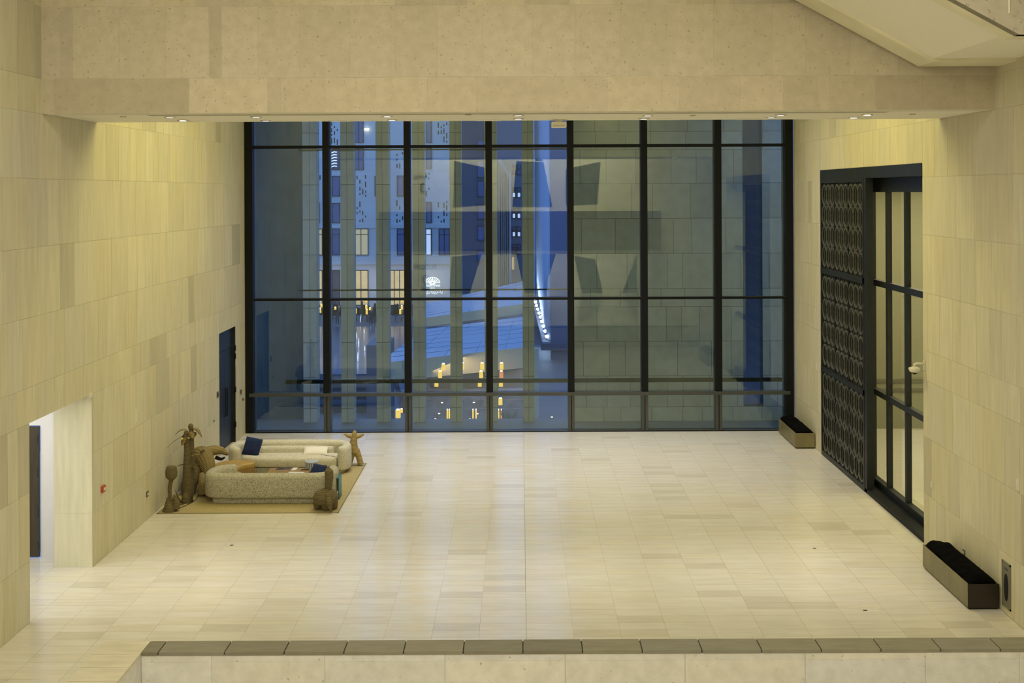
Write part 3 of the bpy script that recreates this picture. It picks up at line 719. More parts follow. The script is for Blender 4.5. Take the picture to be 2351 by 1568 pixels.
# fluted drum table
t = thing('drum_table', (-5.45, 28.82, RZ), 'fluted silver grey drum side table', 'side table')
drum_m = mat('blue_grey_lacquer', (.20, .24, .27), .35, .2); drum_l = mat('pale_flute', (.50, .53, .55), .35, .2)
mb = MB(); mb.prism([(.155 * math.cos(2 * PI * k / 8 + .39), .155 * math.sin(2 * PI * k / 8 + .39)) for k in range(8)], lambda a, b, d: (a, b, d), 0, .50); mb.build('body', drum_m, t)
for k in range(20):
    q = 2 * PI * k / 20; MB().tube([(.155 * math.cos(q), .155 * math.sin(q), 0), (.155 * math.cos(q), .155 * math.sin(q), .50)], .013, 6).build('flute', drum_l, t)
mb = MB(); disc(mb, 0, 0, .50, .175, .02, 24); mb.build('tabletop', drum_l, t)
t = thing('side_slab', (-4.47, 27.28, RZ), 'slim teal upright slab table at the end of the near sofa', 'side table')
teal = mat('teal_lacquer', (.04, .16, .15), .4)
bx('upright', teal, -.015, .015, -.2, .2, 0, .50, t); bx('tabletop', teal, -.24, .015, -.2, .2, .50, .52, t); bx('foot', teal, -.2, .015, -.2, .2, 0, .015, t)

# woven rattan figures
rat = mat('rattan', (.29, .22, .085), .8, wave=(9, 'Z', 1.5)); rat_d = mat('dark_rattan', (.145, .115, .05), .85, wave=(10, 'Z', 1.5)); rat_r = mat('ribbed_rattan', (.26, .20, .08), .8, wave=(11, 'DIAGONAL', .6))
def limb(name, pts, rads, m, parent, seg=14, n=6, squash=1, flute=0):
    P = catmull(pts, n); r_ = lerp_list(rads, len(P) - 1)
    mb = MB().tube(P, r_, seg, squash=squash)
    if flute:
        for i, p_ in enumerate(P):
            for k in range(seg):
                j = i * seg + k; v_ = Vector(mb.v[j]); mb.v[j] = tuple(p_ + (v_ - p_) * (1 + flute * (1 if (k // 2) % 2 else -1)))
    return mb.build(name, m, parent, smooth=True)
def leaf(name, a, b, width, droop, m, parent, up=Vector((0, 0, 1))):
    width *= 1.6
    a, b = Vector(a), Vector(b); n = 8; d = (b - a); side = d.cross(up).normalized(); v = []
    for i in range(n + 1):
        t_ = i / n; c = a + d * t_ + up * (math.sin(PI * t_) * droop); wd = width * math.sin(PI * min(1, t_ * .92 + .06)) ** .8
        v += [c - side * wd - up * wd * .25, c + up * .012, c + side * wd - up * wd * .25, c - up * .012]
    f = []
    for i in range(n):
        o = i * 4
        for e in range(4): f.append((o + e, o + (e + 1) % 4, o + 4 + (e + 1) % 4, o + 4 + e))
    f += [(0, 1, 2, 3), (n * 4 + 3, n * 4 + 2, n * 4 + 1, n * 4)]
    return MB().add(v, f).build(name, m, parent, smooth=True)
# star figure at the far right
p = fl(815, 1069)
t = thing('woven_star_figure', (p.x, p.y, RZ), 'woven rattan figure with two legs and outstretched arms, right of the far sofa', 'sculpture', 'woven rattan sculptures')
rat_l = mat('golden_rattan', (.40, .30, .115), .8, wave=(9, 'Z', 1.5))
limb('body', [(0, 0, .33), (-.04, 0, .55), (-.02, 0, .75), (-.01, 0, .88), (0, 0, .95)], [.125, .11, .085, .065, .03], rat_l, t)
limb('leg', [(-.06, 0, .40), (-.10, -.02, .2), (-.13, -.03, .03)], [.10, .075, .055], rat_l, t); limb('leg', [(.03, 0, .42), (.12, -.02, .2), (.16, -.03, .04)], [.10, .08, .085], rat_l, t)
limb('arm', [(-.02, 0, .78), (.12, -.02, .79), (.24, -.02, .85)], [.055, .05, .03], rat_l, t); limb('arm', [(-.02, 0, .78), (-.16, -.02, .80), (-.27, -.02, .87)], [.055, .05, .03], rat_l, t)
# bulb figure near right
p = fl(748, 1170)
t = thing('woven_bulb_figure', (p.x, p.y, RZ), 'dark woven bulb figure with a tall neck, in front of the near sofa', 'sculpture', 'woven rattan sculptures')
limb('neck', [(.06, 0, .38), (.07, 0, .55), (.08, 0, .75), (.08, 0, .90), (.08, 0, .98)], [.07, .085, .105, .10, .02], rat_d, t)
limb('body', [(.0, 0, .50), (.0, 0, .42), (.0, 0, .30), (.0, 0, .18), (0, 0, .10)], [.06, .23, .30, .28, .14], rat_d, t, seg=22)
for a, b in ((-.19, -.02), (.02, -.12), (.19, 0), (-.02, .16)): limb('leg', [(a * .8, b * .8, .22), (a, b, .10), (a, b, .01)], [.13, .10, .07], rat_d, t)
limb('trunk', [(.08, -.22, .40), (.14, -.32, .22), (.19, -.34, .02)], [.06, .075, .015], rat_d, t)
# tulip figure far left
p = fl(392, 1174)
t = thing('woven_tulip_lamp', (p.x, p.y, RZ), 'woven tulip shaped lamp on a curved stem at the left rug corner', 'sculpture', 'woven rattan sculptures')
limb('flower', [(.02, 0, .72), (.02, 0, .80), (.02, 0, .92), (.02, 0, 1.02), (.02, 0, 1.05)], [.05, .13, .14, .12, .10], rat_d, t, seg=18)
limb('stem', [(.02, 0, .74), (-.02, 0, .55), (-.01, 0, .35), (.05, 0, .18), (.10, 0, .10)], [.05, .045, .045, .05, .06], rat_d, t)
limb('base', [(-.02, 0, .0), (-.02, 0, .06), (-.04, 0, .18), (-.06, 0, .32)], [.17, .16, .10, .03], rat_d, t)
limb('pod', [(.13, -.02, .05), (.13, 0, .2), (.08, 0, .38)], [.09, .08, .02], rat_d, t)
# palm
p = fl(431, 1152)
t = thing('woven_palm_figure', (p.x, p.y, RZ), 'tall woven twin trunk palm tree sculpture against the left wall', 'sculpture', 'woven rattan sculptures')
limb('trunk', [(0, 0, 0), (0, 0, .3), (.01, 0, .8), (0, 0, 1.2), (-.02, -.02, 1.62), (-.02, -.02, 1.70)], [.135, .14, .12, .085, .06, .05], rat_d, t)
limb('trunk', [(.06, .05, .5), (.08, .06, .9), (.08, .06, 1.3), (.08, .05, 1.68), (.07, .05, 1.82)], [.09, .08, .065, .055, .05], rat_d, t)
for nm, a, b, w_, dr in [('leaf', (.08, .05, 1.72), (.36, -.02, 1.56), .05, .12), ('leaf', (.0, 0, 1.72), (-.28, -.05, 1.62), .045, .08), ('leaf', (-.02, 0, 1.70), (-.10, -.12, 1.38), .06, .02),
                         ('leaf', (.10, 0, 1.70), (.16, -.12, 1.55), .07, .05), ('leaf', (.1, -.05, 1.1), (.32, -.12, 1.16), .05, .03), ('leaf', (.08, 0, .85), (.32, -.1, .76), .03, .03), ('leaf', (-.05, 0, .9), (-.22, -.1, .88), .02, .01)]:
    leaf(nm, a, b, w_, dr, rat if w_ > .03 else rat_d, t)
leaf('leaf', (-.05, -.1, .05), (-.27, -.12, .32), .05, -.12, rat_d, t); leaf('leaf', (.05, -.1, .02), (.22, -.12, .40), .03, -.1, rat_d, t)
limb('husk', [(-.01, -.13, .0), (-.01, -.15, .15), (-.01, -.13, .30)], [.11, .09, .01], rat_d, t)
limb('crown', [(.07, .04, 1.76), (.07, .04, 1.84), (.07, .04, 1.88)], [.06, .06, .02], rat_d, t)
limb('frond_wire', [(-.1, 0, 1.6), (-.35, -.05, 1.44), (-.48, -.05, 1.30)], [.006, .006, .004], rat_d, t, seg=6)
lemon = mat('pale_yellow_ball', (.50, .46, .18), .5)
for a, b in ((-.10, -.09), (.06, -.07)):
    limb('fruit', [(a, b - .02, 1.51 + (a > 0) * .02), (a, b - .02, 1.54 + (a > 0) * .02), (a, b - .02, 1.57 + (a > 0) * .02)], [.012, .038, .012], lemon, t, n=4)
# animal
t = thing('woven_animal_chair', (-8.08, 28.0, RZ), 'ribbed woven rattan animal with a long snout behind the palm', 'sculpture', 'woven rattan sculptures')
limb('haunch', [(-.22, -.35, .0), (-.22, -.3, .2), (-.15, -.1, .45), (-.08, .1, .68)], [.17, .20, .19, .15], rat_d, t, seg=18)
limb('shell', [(.22, -.15, .38), (.16, -.02, .62), (.02, .1, .83), (-.12, .2, .80), (-.24, .22, .62)], [.12, .19, .23, .22, .14], rat_r, t, seg=64, flute=.035)
limb('head', [(.02, .30, .86), (.18, .42, .90), (.36, .5, .88), (.50, .52, .80)], [.14, .13, .10, .055], rat, t)
limb('snout_tip', [(.48, .52, .80), (.54, .52, .77)], [.05, .03], rat_d, t)
limb('lower_jaw', [(.24, .45, .72), (.36, .5, .66), (.46, .52, .70)], [.05, .04, .02], frame_m, t)
limb('flank', [(.25, -.55, .05), (.22, -.5, .3), (.1, -.35, .5)], [.16, .15, .06], rat_r, t, seg=48, flute=.04)
leaf('ear', (.0, -.05, .95), (.12, -.12, 1.05), .04, .03, rat, t)
limb('leg', [(.12, .1, .5), (.14, .1, .2), (.14, .08, .0)], [.12, .08, .08], rat_d, t)
# cable
a = fl(405, 1150); b = fl(408, 1168); c = fl(430, 1166); d = fl(445, 1152); e = fl(457, 1140)
cb = MB().tube(catmull([fl(409, 1155) + Vector((0, 0, RZ + .006)), fl(418, 1153) + Vector((0, 0, RZ + .006)), fl(420, 1160) + Vector((0, 0, RZ + .006)), fl(408, 1161) + Vector((0, 0, RZ + .006)), fl(411, 1167) + Vector((0, 0, RZ + .006)), fl(425, 1163) + Vector((0, 0, RZ + .006)), fl(448, 1150) + Vector((0, 0, RZ + .006)), fl(457, 1135) + Vector((0, 0, RZ + .006))], 8), .008, 6).build('lamp_cable', frame_m, None, smooth=True)
tag(cb, 'thin black cable looping over the rug by the tulip lamp', 'cable')

# ------------------------------------------------------------------ outside the glass: stone piers and wall
DE = 38.6; se = F / DE
ZE = [-.5] + ZJ[:-1] + [12.1]
piers = [(695, 727), (782, 812), (863, 893), (947, 975), (1032.5, 1060), (1112, 1142), (1199, 1226)]
names = ['first from the left', 'second from the left', 'third from the left', 'fourth from the left', 'fifth from the left', 'sixth from the left', 'rightmost, beside the plain wall']
for (a, b), nm in zip(piers, names):
    xa_, xb_ = uv(a, 600)[0] / se, uv(b, 600)[0] / se; xm = (xa_ + xb_) / 2
    t = thing('stone_pier', (xm, DE, -.5), 'slim outside limestone pier, ' + nm, 'pillar', 'stone piers outside the glass'); t['kind'] = 'structure'
    hw = (xb_ - xa_) / 2
    bx('core', ext_g, -hw + .01, hw - .01, .01, .6, 0, 12.6, t)
    for z0, z1 in zip(ZE[:-1], ZE[1:]):
        for q0, q1 in ((-hw, 0), (0, hw)):
            MB().box(q0 + .006, q1 - .006, 0, .5, z0 + .5 + .008, z1 + .5 - .008, tone(.9, 1.0)).build('stone', ext_m, t)
we = struct('wall_outside', 'outer limestone wall lit through the glass at right', 'wall')
X1 = uv(1303, 600)[0] / se; xo0, xo1 = uv(1706, 600)[0] / se, uv(1750, 600)[0] / se
rc = []
for z0, z1 in zip(ZE[:-1], ZE[1:]): rc += course(X1, 10.6, z0, z1, .5, 1.4, [(xo0, xo1, .02, 12.2)])
facing(we, rc, lambda u, z, d: (u, DE - d, z), ext_m, gap=.006, tn=lambda: tone(.86, 1.02))
bk = MB()
for r_ in cut(X1, 10.6, -.5, 12.6, [(xo0, xo1, .02, 12.2)]): bk.box(r_[0], r_[1], DE + .01, DE + .5, r_[2], r_[3])
bk.build('backing', ext_g, we)
navy_w = mat('night_blue_panel', (.065, .055, .05), .7)
bx('recess_panel', navy_w, xo0 - 2, xo1 + 3, DE + 5, DE + 5.2, -3, 14, we)
bx('outer_wall', mat('shade_painted_wall', (.07, .09, .085), .8, noise=.2, nscale=2), -10, uv(695, 600)[0] / (F / 39.3), 39.3, 39.8, -.8, 12.6, we)  # shadow on the left outer wall put into its dark colour
bx('outer_sill', frame_m, -9, 9, DW + .5, DW + .56, -.5, -.02, we)
bx('terrace_slab', mat('terrace_stone', (.14, .15, .14), .6), -12, 10.6, DW + .3, DE + .6, -.8, -.5, we)
bx('terrace_roof', ext_g, -12, 10.6, DW + .2, DE + .6, 12.2, 12.5, we)
t = thing('outside_railing', (0, 38.0, 0), 'dark horizontal rails running past the piers', 'railing')
for z in (8.93, 4.13): bx('rail', frame_m, -7.6, 1.6, -.03, .0, z, z + .05, t)
bx('handrail', frame_m, -7.6, 8.4, -2.2, -2.1, 1.34, 1.46, t)

# ------------------------------------------------------------------ the square outside
GZ = -8.0
sq = struct('ground', 'blue grey stone paving of the square', 'ground')
bx('paving', mat('square_paving', (.12, .13, .14), .55, noise=.2, nscale=.5), -60, 40, 42, 200, GZ - .3, GZ, sq)
fac = mat('pale_facade_stone', (.66, .64, .56), .85, noise=.08, nscale=.4); fac_d = mat('dark_facade', (.10, .10, .12), .8)
wfr = mat('facade_window_frame', (.03, .035, .05), .6); pane_b = mat('dusk_pane', (.05, .09, .20), .15, spec=.8)
lit_w = mat('lit_shop_window', (.3, .25, .15), .5, emit=(1, .72, .36), es=.55, noise=.6, nscale=1.3, nstretch=(1, 1, 1))
lit_c = mat('lit_cool_window', (.3, .3, .3), .5, emit=(.55, .68, 1), es=.9); lit_y = mat('lit_warm_window', (.3, .25, .15), .5, emit=(1, .85, .55), es=.35)
def window(parent, x0, x1, z0, z1, y, m, bars=1, transom=None, fw=.1):
    f_ = MB(); f_.box(x0, x1, y - .15, y, z0, z0 + fw).box(x0, x1, y - .15, y, z1 - fw, z1).box(x0, x0 + fw, y - .15, y, z0, z1).box(x1 - fw, x1, y - .15, y, z0, z1)
    for k in range(1, bars): xm_ = x0 + (x1 - x0) * k / bars; f_.box(xm_ - fw / 2, xm_ + fw / 2, y - .15, y, z0, z1)
    if transom: f_.box(x0, x1, y - .15, y, transom - fw / 2, transom + fw / 2)
    o = f_.build('window', wfr, parent); bx('window_pane', m, x0 + fw, x1 - fw, y - .06, y - .02, z0 + fw, z1 - fw, o)
DA = 150
A = thing('stone_building', (0, DA, GZ), 'pale stone building across the square with pierced wall panels', 'building')
def Q(x, y, D=DA): p_ = at(x, y, D); return p_.x, p_.z - GZ
xl, _ = Q(560, 440); xr_, _ = Q(1034, 440)
bx('wall', fac, xl, xr_, 0, 6, 0, 45, A)
bx('cornice', fac, xl, xr_, -.4, 0, Q(800, 607)[1], Q(800, 590)[1], A); bx('cornice', fac, xl, xr_, -.15, 0, Q(800, 524)[1], Q(800, 515)[1], A)
def perf(x0, x1, y0, y1):
    mb = MB(); (a, z1), (b, z0) = Q(x0, y0), Q(x1, y1)
    cols = max(2, int((b - a) / .38))
    for i in range(cols):
        z = z0 + R.uniform(0, .5)
        while z < z1 - .3:
            h_ = R.choice((.28, .28, .5, .75))
            if R.random() < .62: mb.box(a + i * .38, a + i * .38 + .15, -.012, 0.02, z, min(z + h_, z1))
            z += h_ + R.uniform(.25, .5)
    tag(mb.build('pierced_slots', black, A), kind='stuff')
for (x0, x1, y0, y1) in [(812, 850, 397, 452), (812, 850, 455, 513), (727, 742, 402, 452), (910, 930, 341, 390), (910, 930, 458, 513), (760, 781, 281, 333), (977, 992, 396, 452), (1005, 1032, 458, 513), (1005, 1032, 281, 328)]: perf(x0, x1, y0, y1)
for (x0, x1, y0, y1, m_, n_) in [(812, 835, 340, 390, pane_b, 2), (812, 835, 270, 328, pane_b, 2), (762, 781, 404, 451, pane_b, 1), (762, 781, 466, 512, pane_b, 1), (911, 927, 403, 451, pane_b, 1), (978, 991, 340, 388, pane_b, 1),
                                 (978, 991, 268, 328, pane_b, 1), (978, 991, 463, 512, pane_b, 1), (727, 734, 464, 512, pane_b, 1), (762, 781, 341, 390, fac_d, 1), (860, 866, 404, 451, pane_b, 1), (1060, 1075, 404, 451, pane_b, 1)]:
    (a, z1), (b, z0) = Q(x0, y0), Q(x1, y1); window(A, a, b, z0, z1, 0, m_, n_)
for (x0, x1, m_, n_) in [(812, 846, lit_y, 2), (762, 780, pane_b, 1), (727, 741, lit_y, 1), (911, 929, pane_b, 1), (977, 991, lit_c, 1), (1007, 1033, pane_b, 2)]:
    (a, z1), (b, z0) = Q(x0, 525), Q(x1, 586); window(A, a, b, z0, z1, 0, m_, n_, z0 + (z1 - z0) * .78)
for (x0, x1, m_, n_) in [(812, 846, lit_w, 2), (893, 930, lit_w, 3), (762, 781, fac_d, 1), (727, 741, lit_w, 1), (947, 976, fac_d, 2)]:
    (a, z1), (b, z0) = Q(x0, 620), Q(x1, 701); window(A, a, b, z0, z1, 0, m_, n_, Q(800, 664)[1])
for x, y in ((842, 297),):
    p_ = at(x, y, DA - .4); o = MB().tube([(-.3, 0, 0), (.3, 0, 0)], .12, 8).build('facade_lamp', lens_m); o.location = p_; tag(o, 'small oval lamp glowing high on the pale facade', 'lamp')
neon = mat('blue_neon', (.1, .1, .3), .5, emit=(.35, .5, 1), es=3)
t = thing('neon_display', at(767, 363, DA - .3), 'coiled blue neon light in a facade window', 'neon sign')
for k in range(6): MB().tube([(-.38 + .05 * (k % 2), 0, -1.2 + k * .38), (0, -.05, -1.05 + k * .38), (.38, 0, -1.2 + k * .38 + .1)], .06, 6).build('coil', neon, t)
# sign with fan emblem
sp = at(993, 655, DA - 1.2)
t = thing('hotel_sign', sp, 'glowing white fan emblem with small lettering on the facade', 'sign')
glow = mat('sign_glow', (.8, .8, .8), .5, emit=(1, .97, .88), es=1.1)
u_ = DA / F
for k in range(11):
    q = PI * (.06 + .88 * k / 10); r0, r1 = 4 * u_, 16.5 * u_
    a, b = Vector((-math.cos(q) * r0, 0, math.sin(q) * r0 * .8 + 4 * u_)), Vector((-math.cos(q) * r1, 0, math.sin(q) * r1 * .85 + 4 * u_))
    MB().tube([a, b], [.03, .05], 6).build('fan_rib', glow, t)
arc = [Vector((-math.cos(PI * (.03 + .94 * k / 24)) * 17 * u_, 0, math.sin(PI * (.03 + .94 * k / 24)) * 17 * u_ * .85 + 4 * u_)) for k in range(25)]
MB().tube(arc, .04, 6).build('fan_rim', glow, t); MB().tube([(-5 * u_, 0, 3 * u_), (5 * u_, 0, 3 * u_)], .10, 6).build('fan_base', glow, t)
def text(s_, size, loc, m, parent, rot=(PI / 2, 0, 0), name='lettering', ext=.01, sx_=1):
    c_ = bpy.data.curves.new(name, 'FONT'); c_.body = s_; c_.size = size; c_.align_x = 'CENTER'; c_.extrude = ext; c_.materials.append(m)
    tmp = bpy.data.objects.new(name, c_); me_ = bpy.data.meshes.new_from_object(tmp); bpy.data.objects.remove(tmp); o = bpy.data.objects.new(name, me_); C.objects.link(o); o.parent = parent; o.location = loc; o.rotation_euler = rot; o.scale = (sx_, 1, 1); return o
text('Mandarin Oriental', .52, (0, 0, -3.6 * u_ + .05), glow, t, sx_=.52, ext=.03); text('DOHA', .22, (0, 0, -7.2 * u_), glow, t)
text('ماندارين أورينتال', .6, (-.2, 0, -17 * u_), glow, t, sx_=.6, ext=.03)
# dark building
DBb = 120
B = thing('dark_building', (0, DBb, GZ), 'dark blue building behind the fourth window bay', 'building')
a, _ = Q(1034, 440, DBb); b, _ = Q(1128, 440, DBb)
bx('wall', mat('dusk_dark_facade', (.085, .085, .10), .8), a, b, 0, 25, Q(1000, 690, DBb)[1], 42, B)
bx('base_wall', fac_d, a + .4, b, .3, 25, 0, Q(1000, 690, DBb)[1], B)
for (y0, y1) in ((321, 345), (368, 408), (415, 452), (470, 504), (518, 552), (575, 600)):
    (p_, z1), (q_, z0) = Q(1095, y0, DBb), Q(1113, y1, DBb); window(B, p_, q_, z0, z1, 0, pane_b, 1)
# street canyon
DCc = 190
S = thing('street_building', (0, DCc, GZ), 'dim building down the side street with small lit windows', 'building')
a, _ = Q(1128, 440, DCc); b, _ = Q(1226, 440, DCc)
bx('wall', mat('street_facade', (.13, .14, .17), .8), a, b, 0, 10, 0, 48, S)
for y in (378, 430, 478, 520, 560):
    for x in (1180, 1191.5):
        for k, (d0, d1) in enumerate(((0, 9), (11, 24))):
            (p_, z1), (q_, z0) = Q(x - 4.6, y + d0, DCc), Q(x + 4.6, y + d1, DCc)
            window(S, p_, q_, z0, z1, 0, lit_c if (y in (430, 478) and k) or (y == 520 and k) else pane_b, 1, fw=.13)
fin_m = mat('street_fin', (.24, .25, .27), .8)
for i, x in enumerate((1145, 1150, 1154, 1158, 1163, 1168)):
    p_, z_ = Q(x, 400, DCc - 10 - i); bx('fin', fin_m, p_, p_ + .22, -12 - i, 0, 0, Q(x, 370 + 6 * i, DCc)[1], S)
(p_, z1), (q_, z0) = Q(1174, 588, DCc), Q(1182, 620, DCc); window(S, p_, q_, z0, z1, -.1, lit_w, 2)
# ribbed floodlit wall on the right
Rb = thing('ribbed_building', (0, 103, GZ), 'ribbed blue wall washed by floodlights right of the square', 'building')
rib_m = mat('ribbed_panel', (.50, .52, .56), .55)
pA, pB = Vector((2.02, 36, 0)), Vector((2.72, 0, 0))
mb = MB(); mb.prism([(pA.x, pA.y), (pB.x, pB.y), (pB.x + 3, pB.y), (pA.x + 3, pA.y)], lambda a, b, d: (a, b, d), 1.6, 40); mb.build('wall', rib_m, Rb)
for k in range(13):
    q = pB.lerp(pA, (k / 12) ** 1.0 * .98); bx('rib', rib_m, q.x - .26, q.x, q.y, q.y + .9, 1.7, 38, Rb)
bx('end_wall', mat('slate_blue_wall', (.10, .12, .17), .8), 2.72, 9.5, -.3, 0, 0, 40, Rb)
bx('far_wing', mat('far_wing_panel', (.42, .45, .52), .7), 1.6, 2.3, 60, 61, 0, 42, Rb)
bx('ledge', fac_d, pA.x - .2, 9, -.9, 0, .9, 1.5, Rb)
flood = mat('floodlight_lens', (.8, .8, .8), .5, emit=(.8, .88, 1), es=14)
ordn = ['nearest', 'second', 'third', 'fourth', 'fifth', 'sixth', 'seventh', 'eighth', 'ninth', 'farthest']
for k in range(10):
    q = pB.lerp(pA, k / 9.0); y_ = 103 + q.y
    t = thing('floodlight', (q.x - .33, y_, GZ + 1.7 + .0), 'white floodlight under the ribbed wall, %s in the row' % (ordn[k] if k in (0, 9) else ordn[k] + ' from the near end'), 'floodlight', 'floodlights under the ribbed wall')
    MB().tube([(0, 0, 0), (0, 0, .18)], [.05, .05], 6).build('bracket', fac_d, t); MB().tube([(0, -.05, .22), (0, -.02, .30), (0, .05, .42)], [.05, .14, .17], 10).build('lens', flood, t)
area('floodlight_wash', (2.05, 118, GZ + 2.4), 28, .4, 1700, (.55, .7, 1), rot=(0, math.radians(172), math.radians(91)))
tr_m = mat('floodlight_tray', (.22, .24, .28), .6)
mb = MB(); mb.prism([(pA.x - .6, 36), (pB.x - .75, -.6), (pB.x, -.6), (pA.x, 36)], lambda a, b, d: (a, b, d), 1.45, 1.66); mb.build('light_tray', tr_m, Rb)
# pavilion roofs
pav_m = mat('pavilion_zinc', (.36, .38, .40), .5, .1, noise=.08, nscale=.6, nstretch=(.3, 3, 1)); pav_f = mat('pavilion_fascia', (.48, .36, .18), .7); seam_m = mat('roof_seam', (.16, .17, .18), .6)
def poly_roof(name, label, pts, fas):
    """pts: (px,py,z) corners at true height; roof slab with seams and a fascia"""
    t_ = thing(name, (0, 0, 0), label, 'roof', 'zinc pavilion roofs')
    P = []
    for x, y, z in pts: P.append(fl(x, y, z))
    n = len(P); v = P + [p_ - Vector((0, 0, .25)) for p_ in P]
    MB().add(v, [tuple(range(n)), tuple(range(2 * n - 1, n - 1, -1))] + [(i, (i + 1) % n, n + (i + 1) % n, n + i) for i in range(n)]).build('roof_sheet', pav_m, t_)
    a, b, c, d = P[0], P[1], P[2], P[3]
    for k in range(1, 7):
        f_ = k / 7; e0, e1 = a.lerp(d, f_), b.lerp(c, f_); MB().tube([e0 + Vector((0, 0, .01)), e1 + Vector((0, 0, .01))], .018, 4).build('seam', seam_m, t_)
    for k in range(1, 5):
        f_ = k / 5 ; e0, e1 = a.lerp(b, f_), d.lerp(c, f_); MB().tube([e0 + Vector((0, 0, .01)), e1 + Vector((0, 0, .01))], .014, 4).build('seam', seam_m, t_)
    a, b = fas; n_ = Vector((0, .3, 0))
    A_, B_ = P[3], P[2]
    MB().add([A_ - Vector((0, .02, 0)), B_ - Vector((0, .02, 0)), B_ - Vector((0, .02, b)), A_ - Vector((0, .02, a)), A_ + n_, B_ + n_, B_ + n_ - Vector((0, 0, b)), A_ + n_ - Vector((0, 0, a))],
             [(0, 1, 2, 3), (7, 6, 5, 4), (0, 4, 5, 1), (3, 2, 6, 7), (0, 3, 7, 4), (1, 5, 6, 2)]).build('fascia', pav_f, t_)
    return t_
poly_roof('pavilion_roof', 'zinc roof with standing seams, the nearer below the pale strip', [(975, 756, -1.9), (1226, 724, -1.9), (1226, 795, -2.3), (868, 834, -2.3)], (1.1, 1.3))
poly_roof('pavilion_roof', 'zinc roof with standing seams, the farther above the pale strip', [(975, 698, -1.2), (1226, 640, -1.2), (1226, 694, -1.5), (960, 732, -1.5)], (.62, .8))
# pavilion front wall, struts
pv = thing('pavilion', (0, 70, GZ), 'beige pavilion with slanting struts under the zinc roof', 'building')
pvw = mat('pavilion_wall', (.33, .28, .20), .7, noise=.2, nscale=.8)
a, b = at(955, 840, 70), at(1232, 812, 70)
bx('back_wall', pvw, a.x, b.x, 0, .3, 0, 4.55, pv)
for z in (2.0, 3.1): bx('wall_rail', fac_d, a.x, b.x, -.08, 0, z, z + .07, pv)
for k in range(5):
    x = a.x + (b.x - a.x) * (k + .5) / 5; window(pv, x - .6, x + .6, .5, 1.9, 0, lit_w if k % 2 else pvw, 2, fw=.06)
for x0, y0, x1, y1 in ((975, 828, 1000, 890), (890, 842, 935, 900), (900, 835, 925, 905)):
    p0_, p1_ = at(x0, y0, 69.4), at(x1, y1, 69.4); loc = Vector((0, 70, GZ)); MB().tube([p0_ - loc, p1_ - loc + Vector((0, 0, -1.2))], .14, 8).build('strut', fac_d, pv)
bx('end_block', mat('pavilion_end', (.12, .12, .12), .8), at(846, 790, 72).x, at(893, 790, 72).x, 1, 5, 0, at(846, 788, 72).z - GZ, pv)
area('pavilion_lantern_fill', (-2.5, 66.5, GZ + 5.2), 8, 1.5, 110, (1, .78, .5), rot=(math.radians(25), 0, 0))  # added fill, carries the lanterns' warm light onto the pavilion wall
area('arcade_light', (-20, 147, GZ + 4), 20, 2, 160, (1, .8, .6), rot=(math.radians(60), 0, 0))
t = thing('beige_post', (at(1231, 900, 60).x, 60, GZ), 'tall beige post with small fittings right of the last pier', 'post')
bx('shaft', mat('post_stone', (.42, .34, .20), .7), -.14, .14, 0, .3, 0, at(1231, 800, 60).z - GZ, t)
for z in (4.0, 5.6, 6.6): bx('fitting', fac_d, -.26, -.14, -.05, .05, z, z + .12, t)
# lanterns
lan_m = mat('lantern_glow', (.6, .4, .1), .6, emit=(1, .58, .05), es=1.0, noise=.35, nscale=3); lan_t = mat('lantern_top_glow', (.9, .9, .9), .5, emit=(1, .98, .9), es=3)
lan_o = mat('lantern_orange', (.5, .2, .08), .6, emit=(.9, .28, .05), es=.8)
def lantern(px, py, D, w_, h_, label, m=lan_m):
    p_ = at(px, py, D); t_ = thing('lantern', p_, label, 'lantern', 'glowing lanterns outside')
    W, H = w_ / 2 * D / F, h_ * D / F
    mb = MB(); mb.prism([(W * math.cos(2 * PI * k / 12), W * math.sin(2 * PI * k / 12)) for k in range(12)], lambda a, b, d: (a, b, d), -H / 2, H / 2); mb.build('shade', m, t_)
    mb = MB(); disc(mb, 0, 0, H / 2, W * .6, H * .12, 10); mb.build('cap', lan_t, t_)
    MB().tube([(0, 0, H * .6), (0, 0, H * 1.05)], W * .12, 5).build('hanger', fac_d, t_)
rows = [('the leftmost slanting stack', [(1018, 843), (1010.5, 860), (1002, 880)]), ('the second stack', [(1063, 841)]), ('the third stack', [(1107, 841), (1104.5, 860), (1101.5, 880)]), ('the rightmost stack', [(1151.5, 841), (1151, 860), (1150, 880), (1149, 922)])]
lv = ['top', 'middle', 'lowest', 'one hanging alone below']
for nm, L_ in rows:
    for k, (x, y) in enumerate(L_): lantern(x, y, 62, 9 if x != 1063 else 6, 15, 'amber lantern under the pavilion, %s of %s' % (lv[k], nm) if len(L_) > 1 else 'single amber lantern hanging between two stacks', lan_o if (x, y) == (1151, 860) else lan_m)
lantern(914, 950, 60, 12, 18, 'large amber lantern low in the third window bay'); lantern(922, 943, 62, 6, 9, 'small amber lantern just behind the large low one')
for x, lb in ((1027, 'fifth'), (1031.5, 'also fifth'), (1086, 'right of the centre pole'), (1093, 'left of the pole')):
    lantern(x, 951, 64, 3.5, 20, 'slim amber lamp on a pole low in the window, ' + {1027: 'left one of the left pair', 1031.5: 'right one of the left pair', 1086: 'left one of the middle pair', 1093: 'right one of the middle pair'}[x])
lantern(1145, 951, 64, 3, 20, 'slim amber lamp beside the grass tuft, left'); lantern(1151, 951, 64, 3, 20, 'slim dim amber lamp beside the grass tuft, right', lan_o)
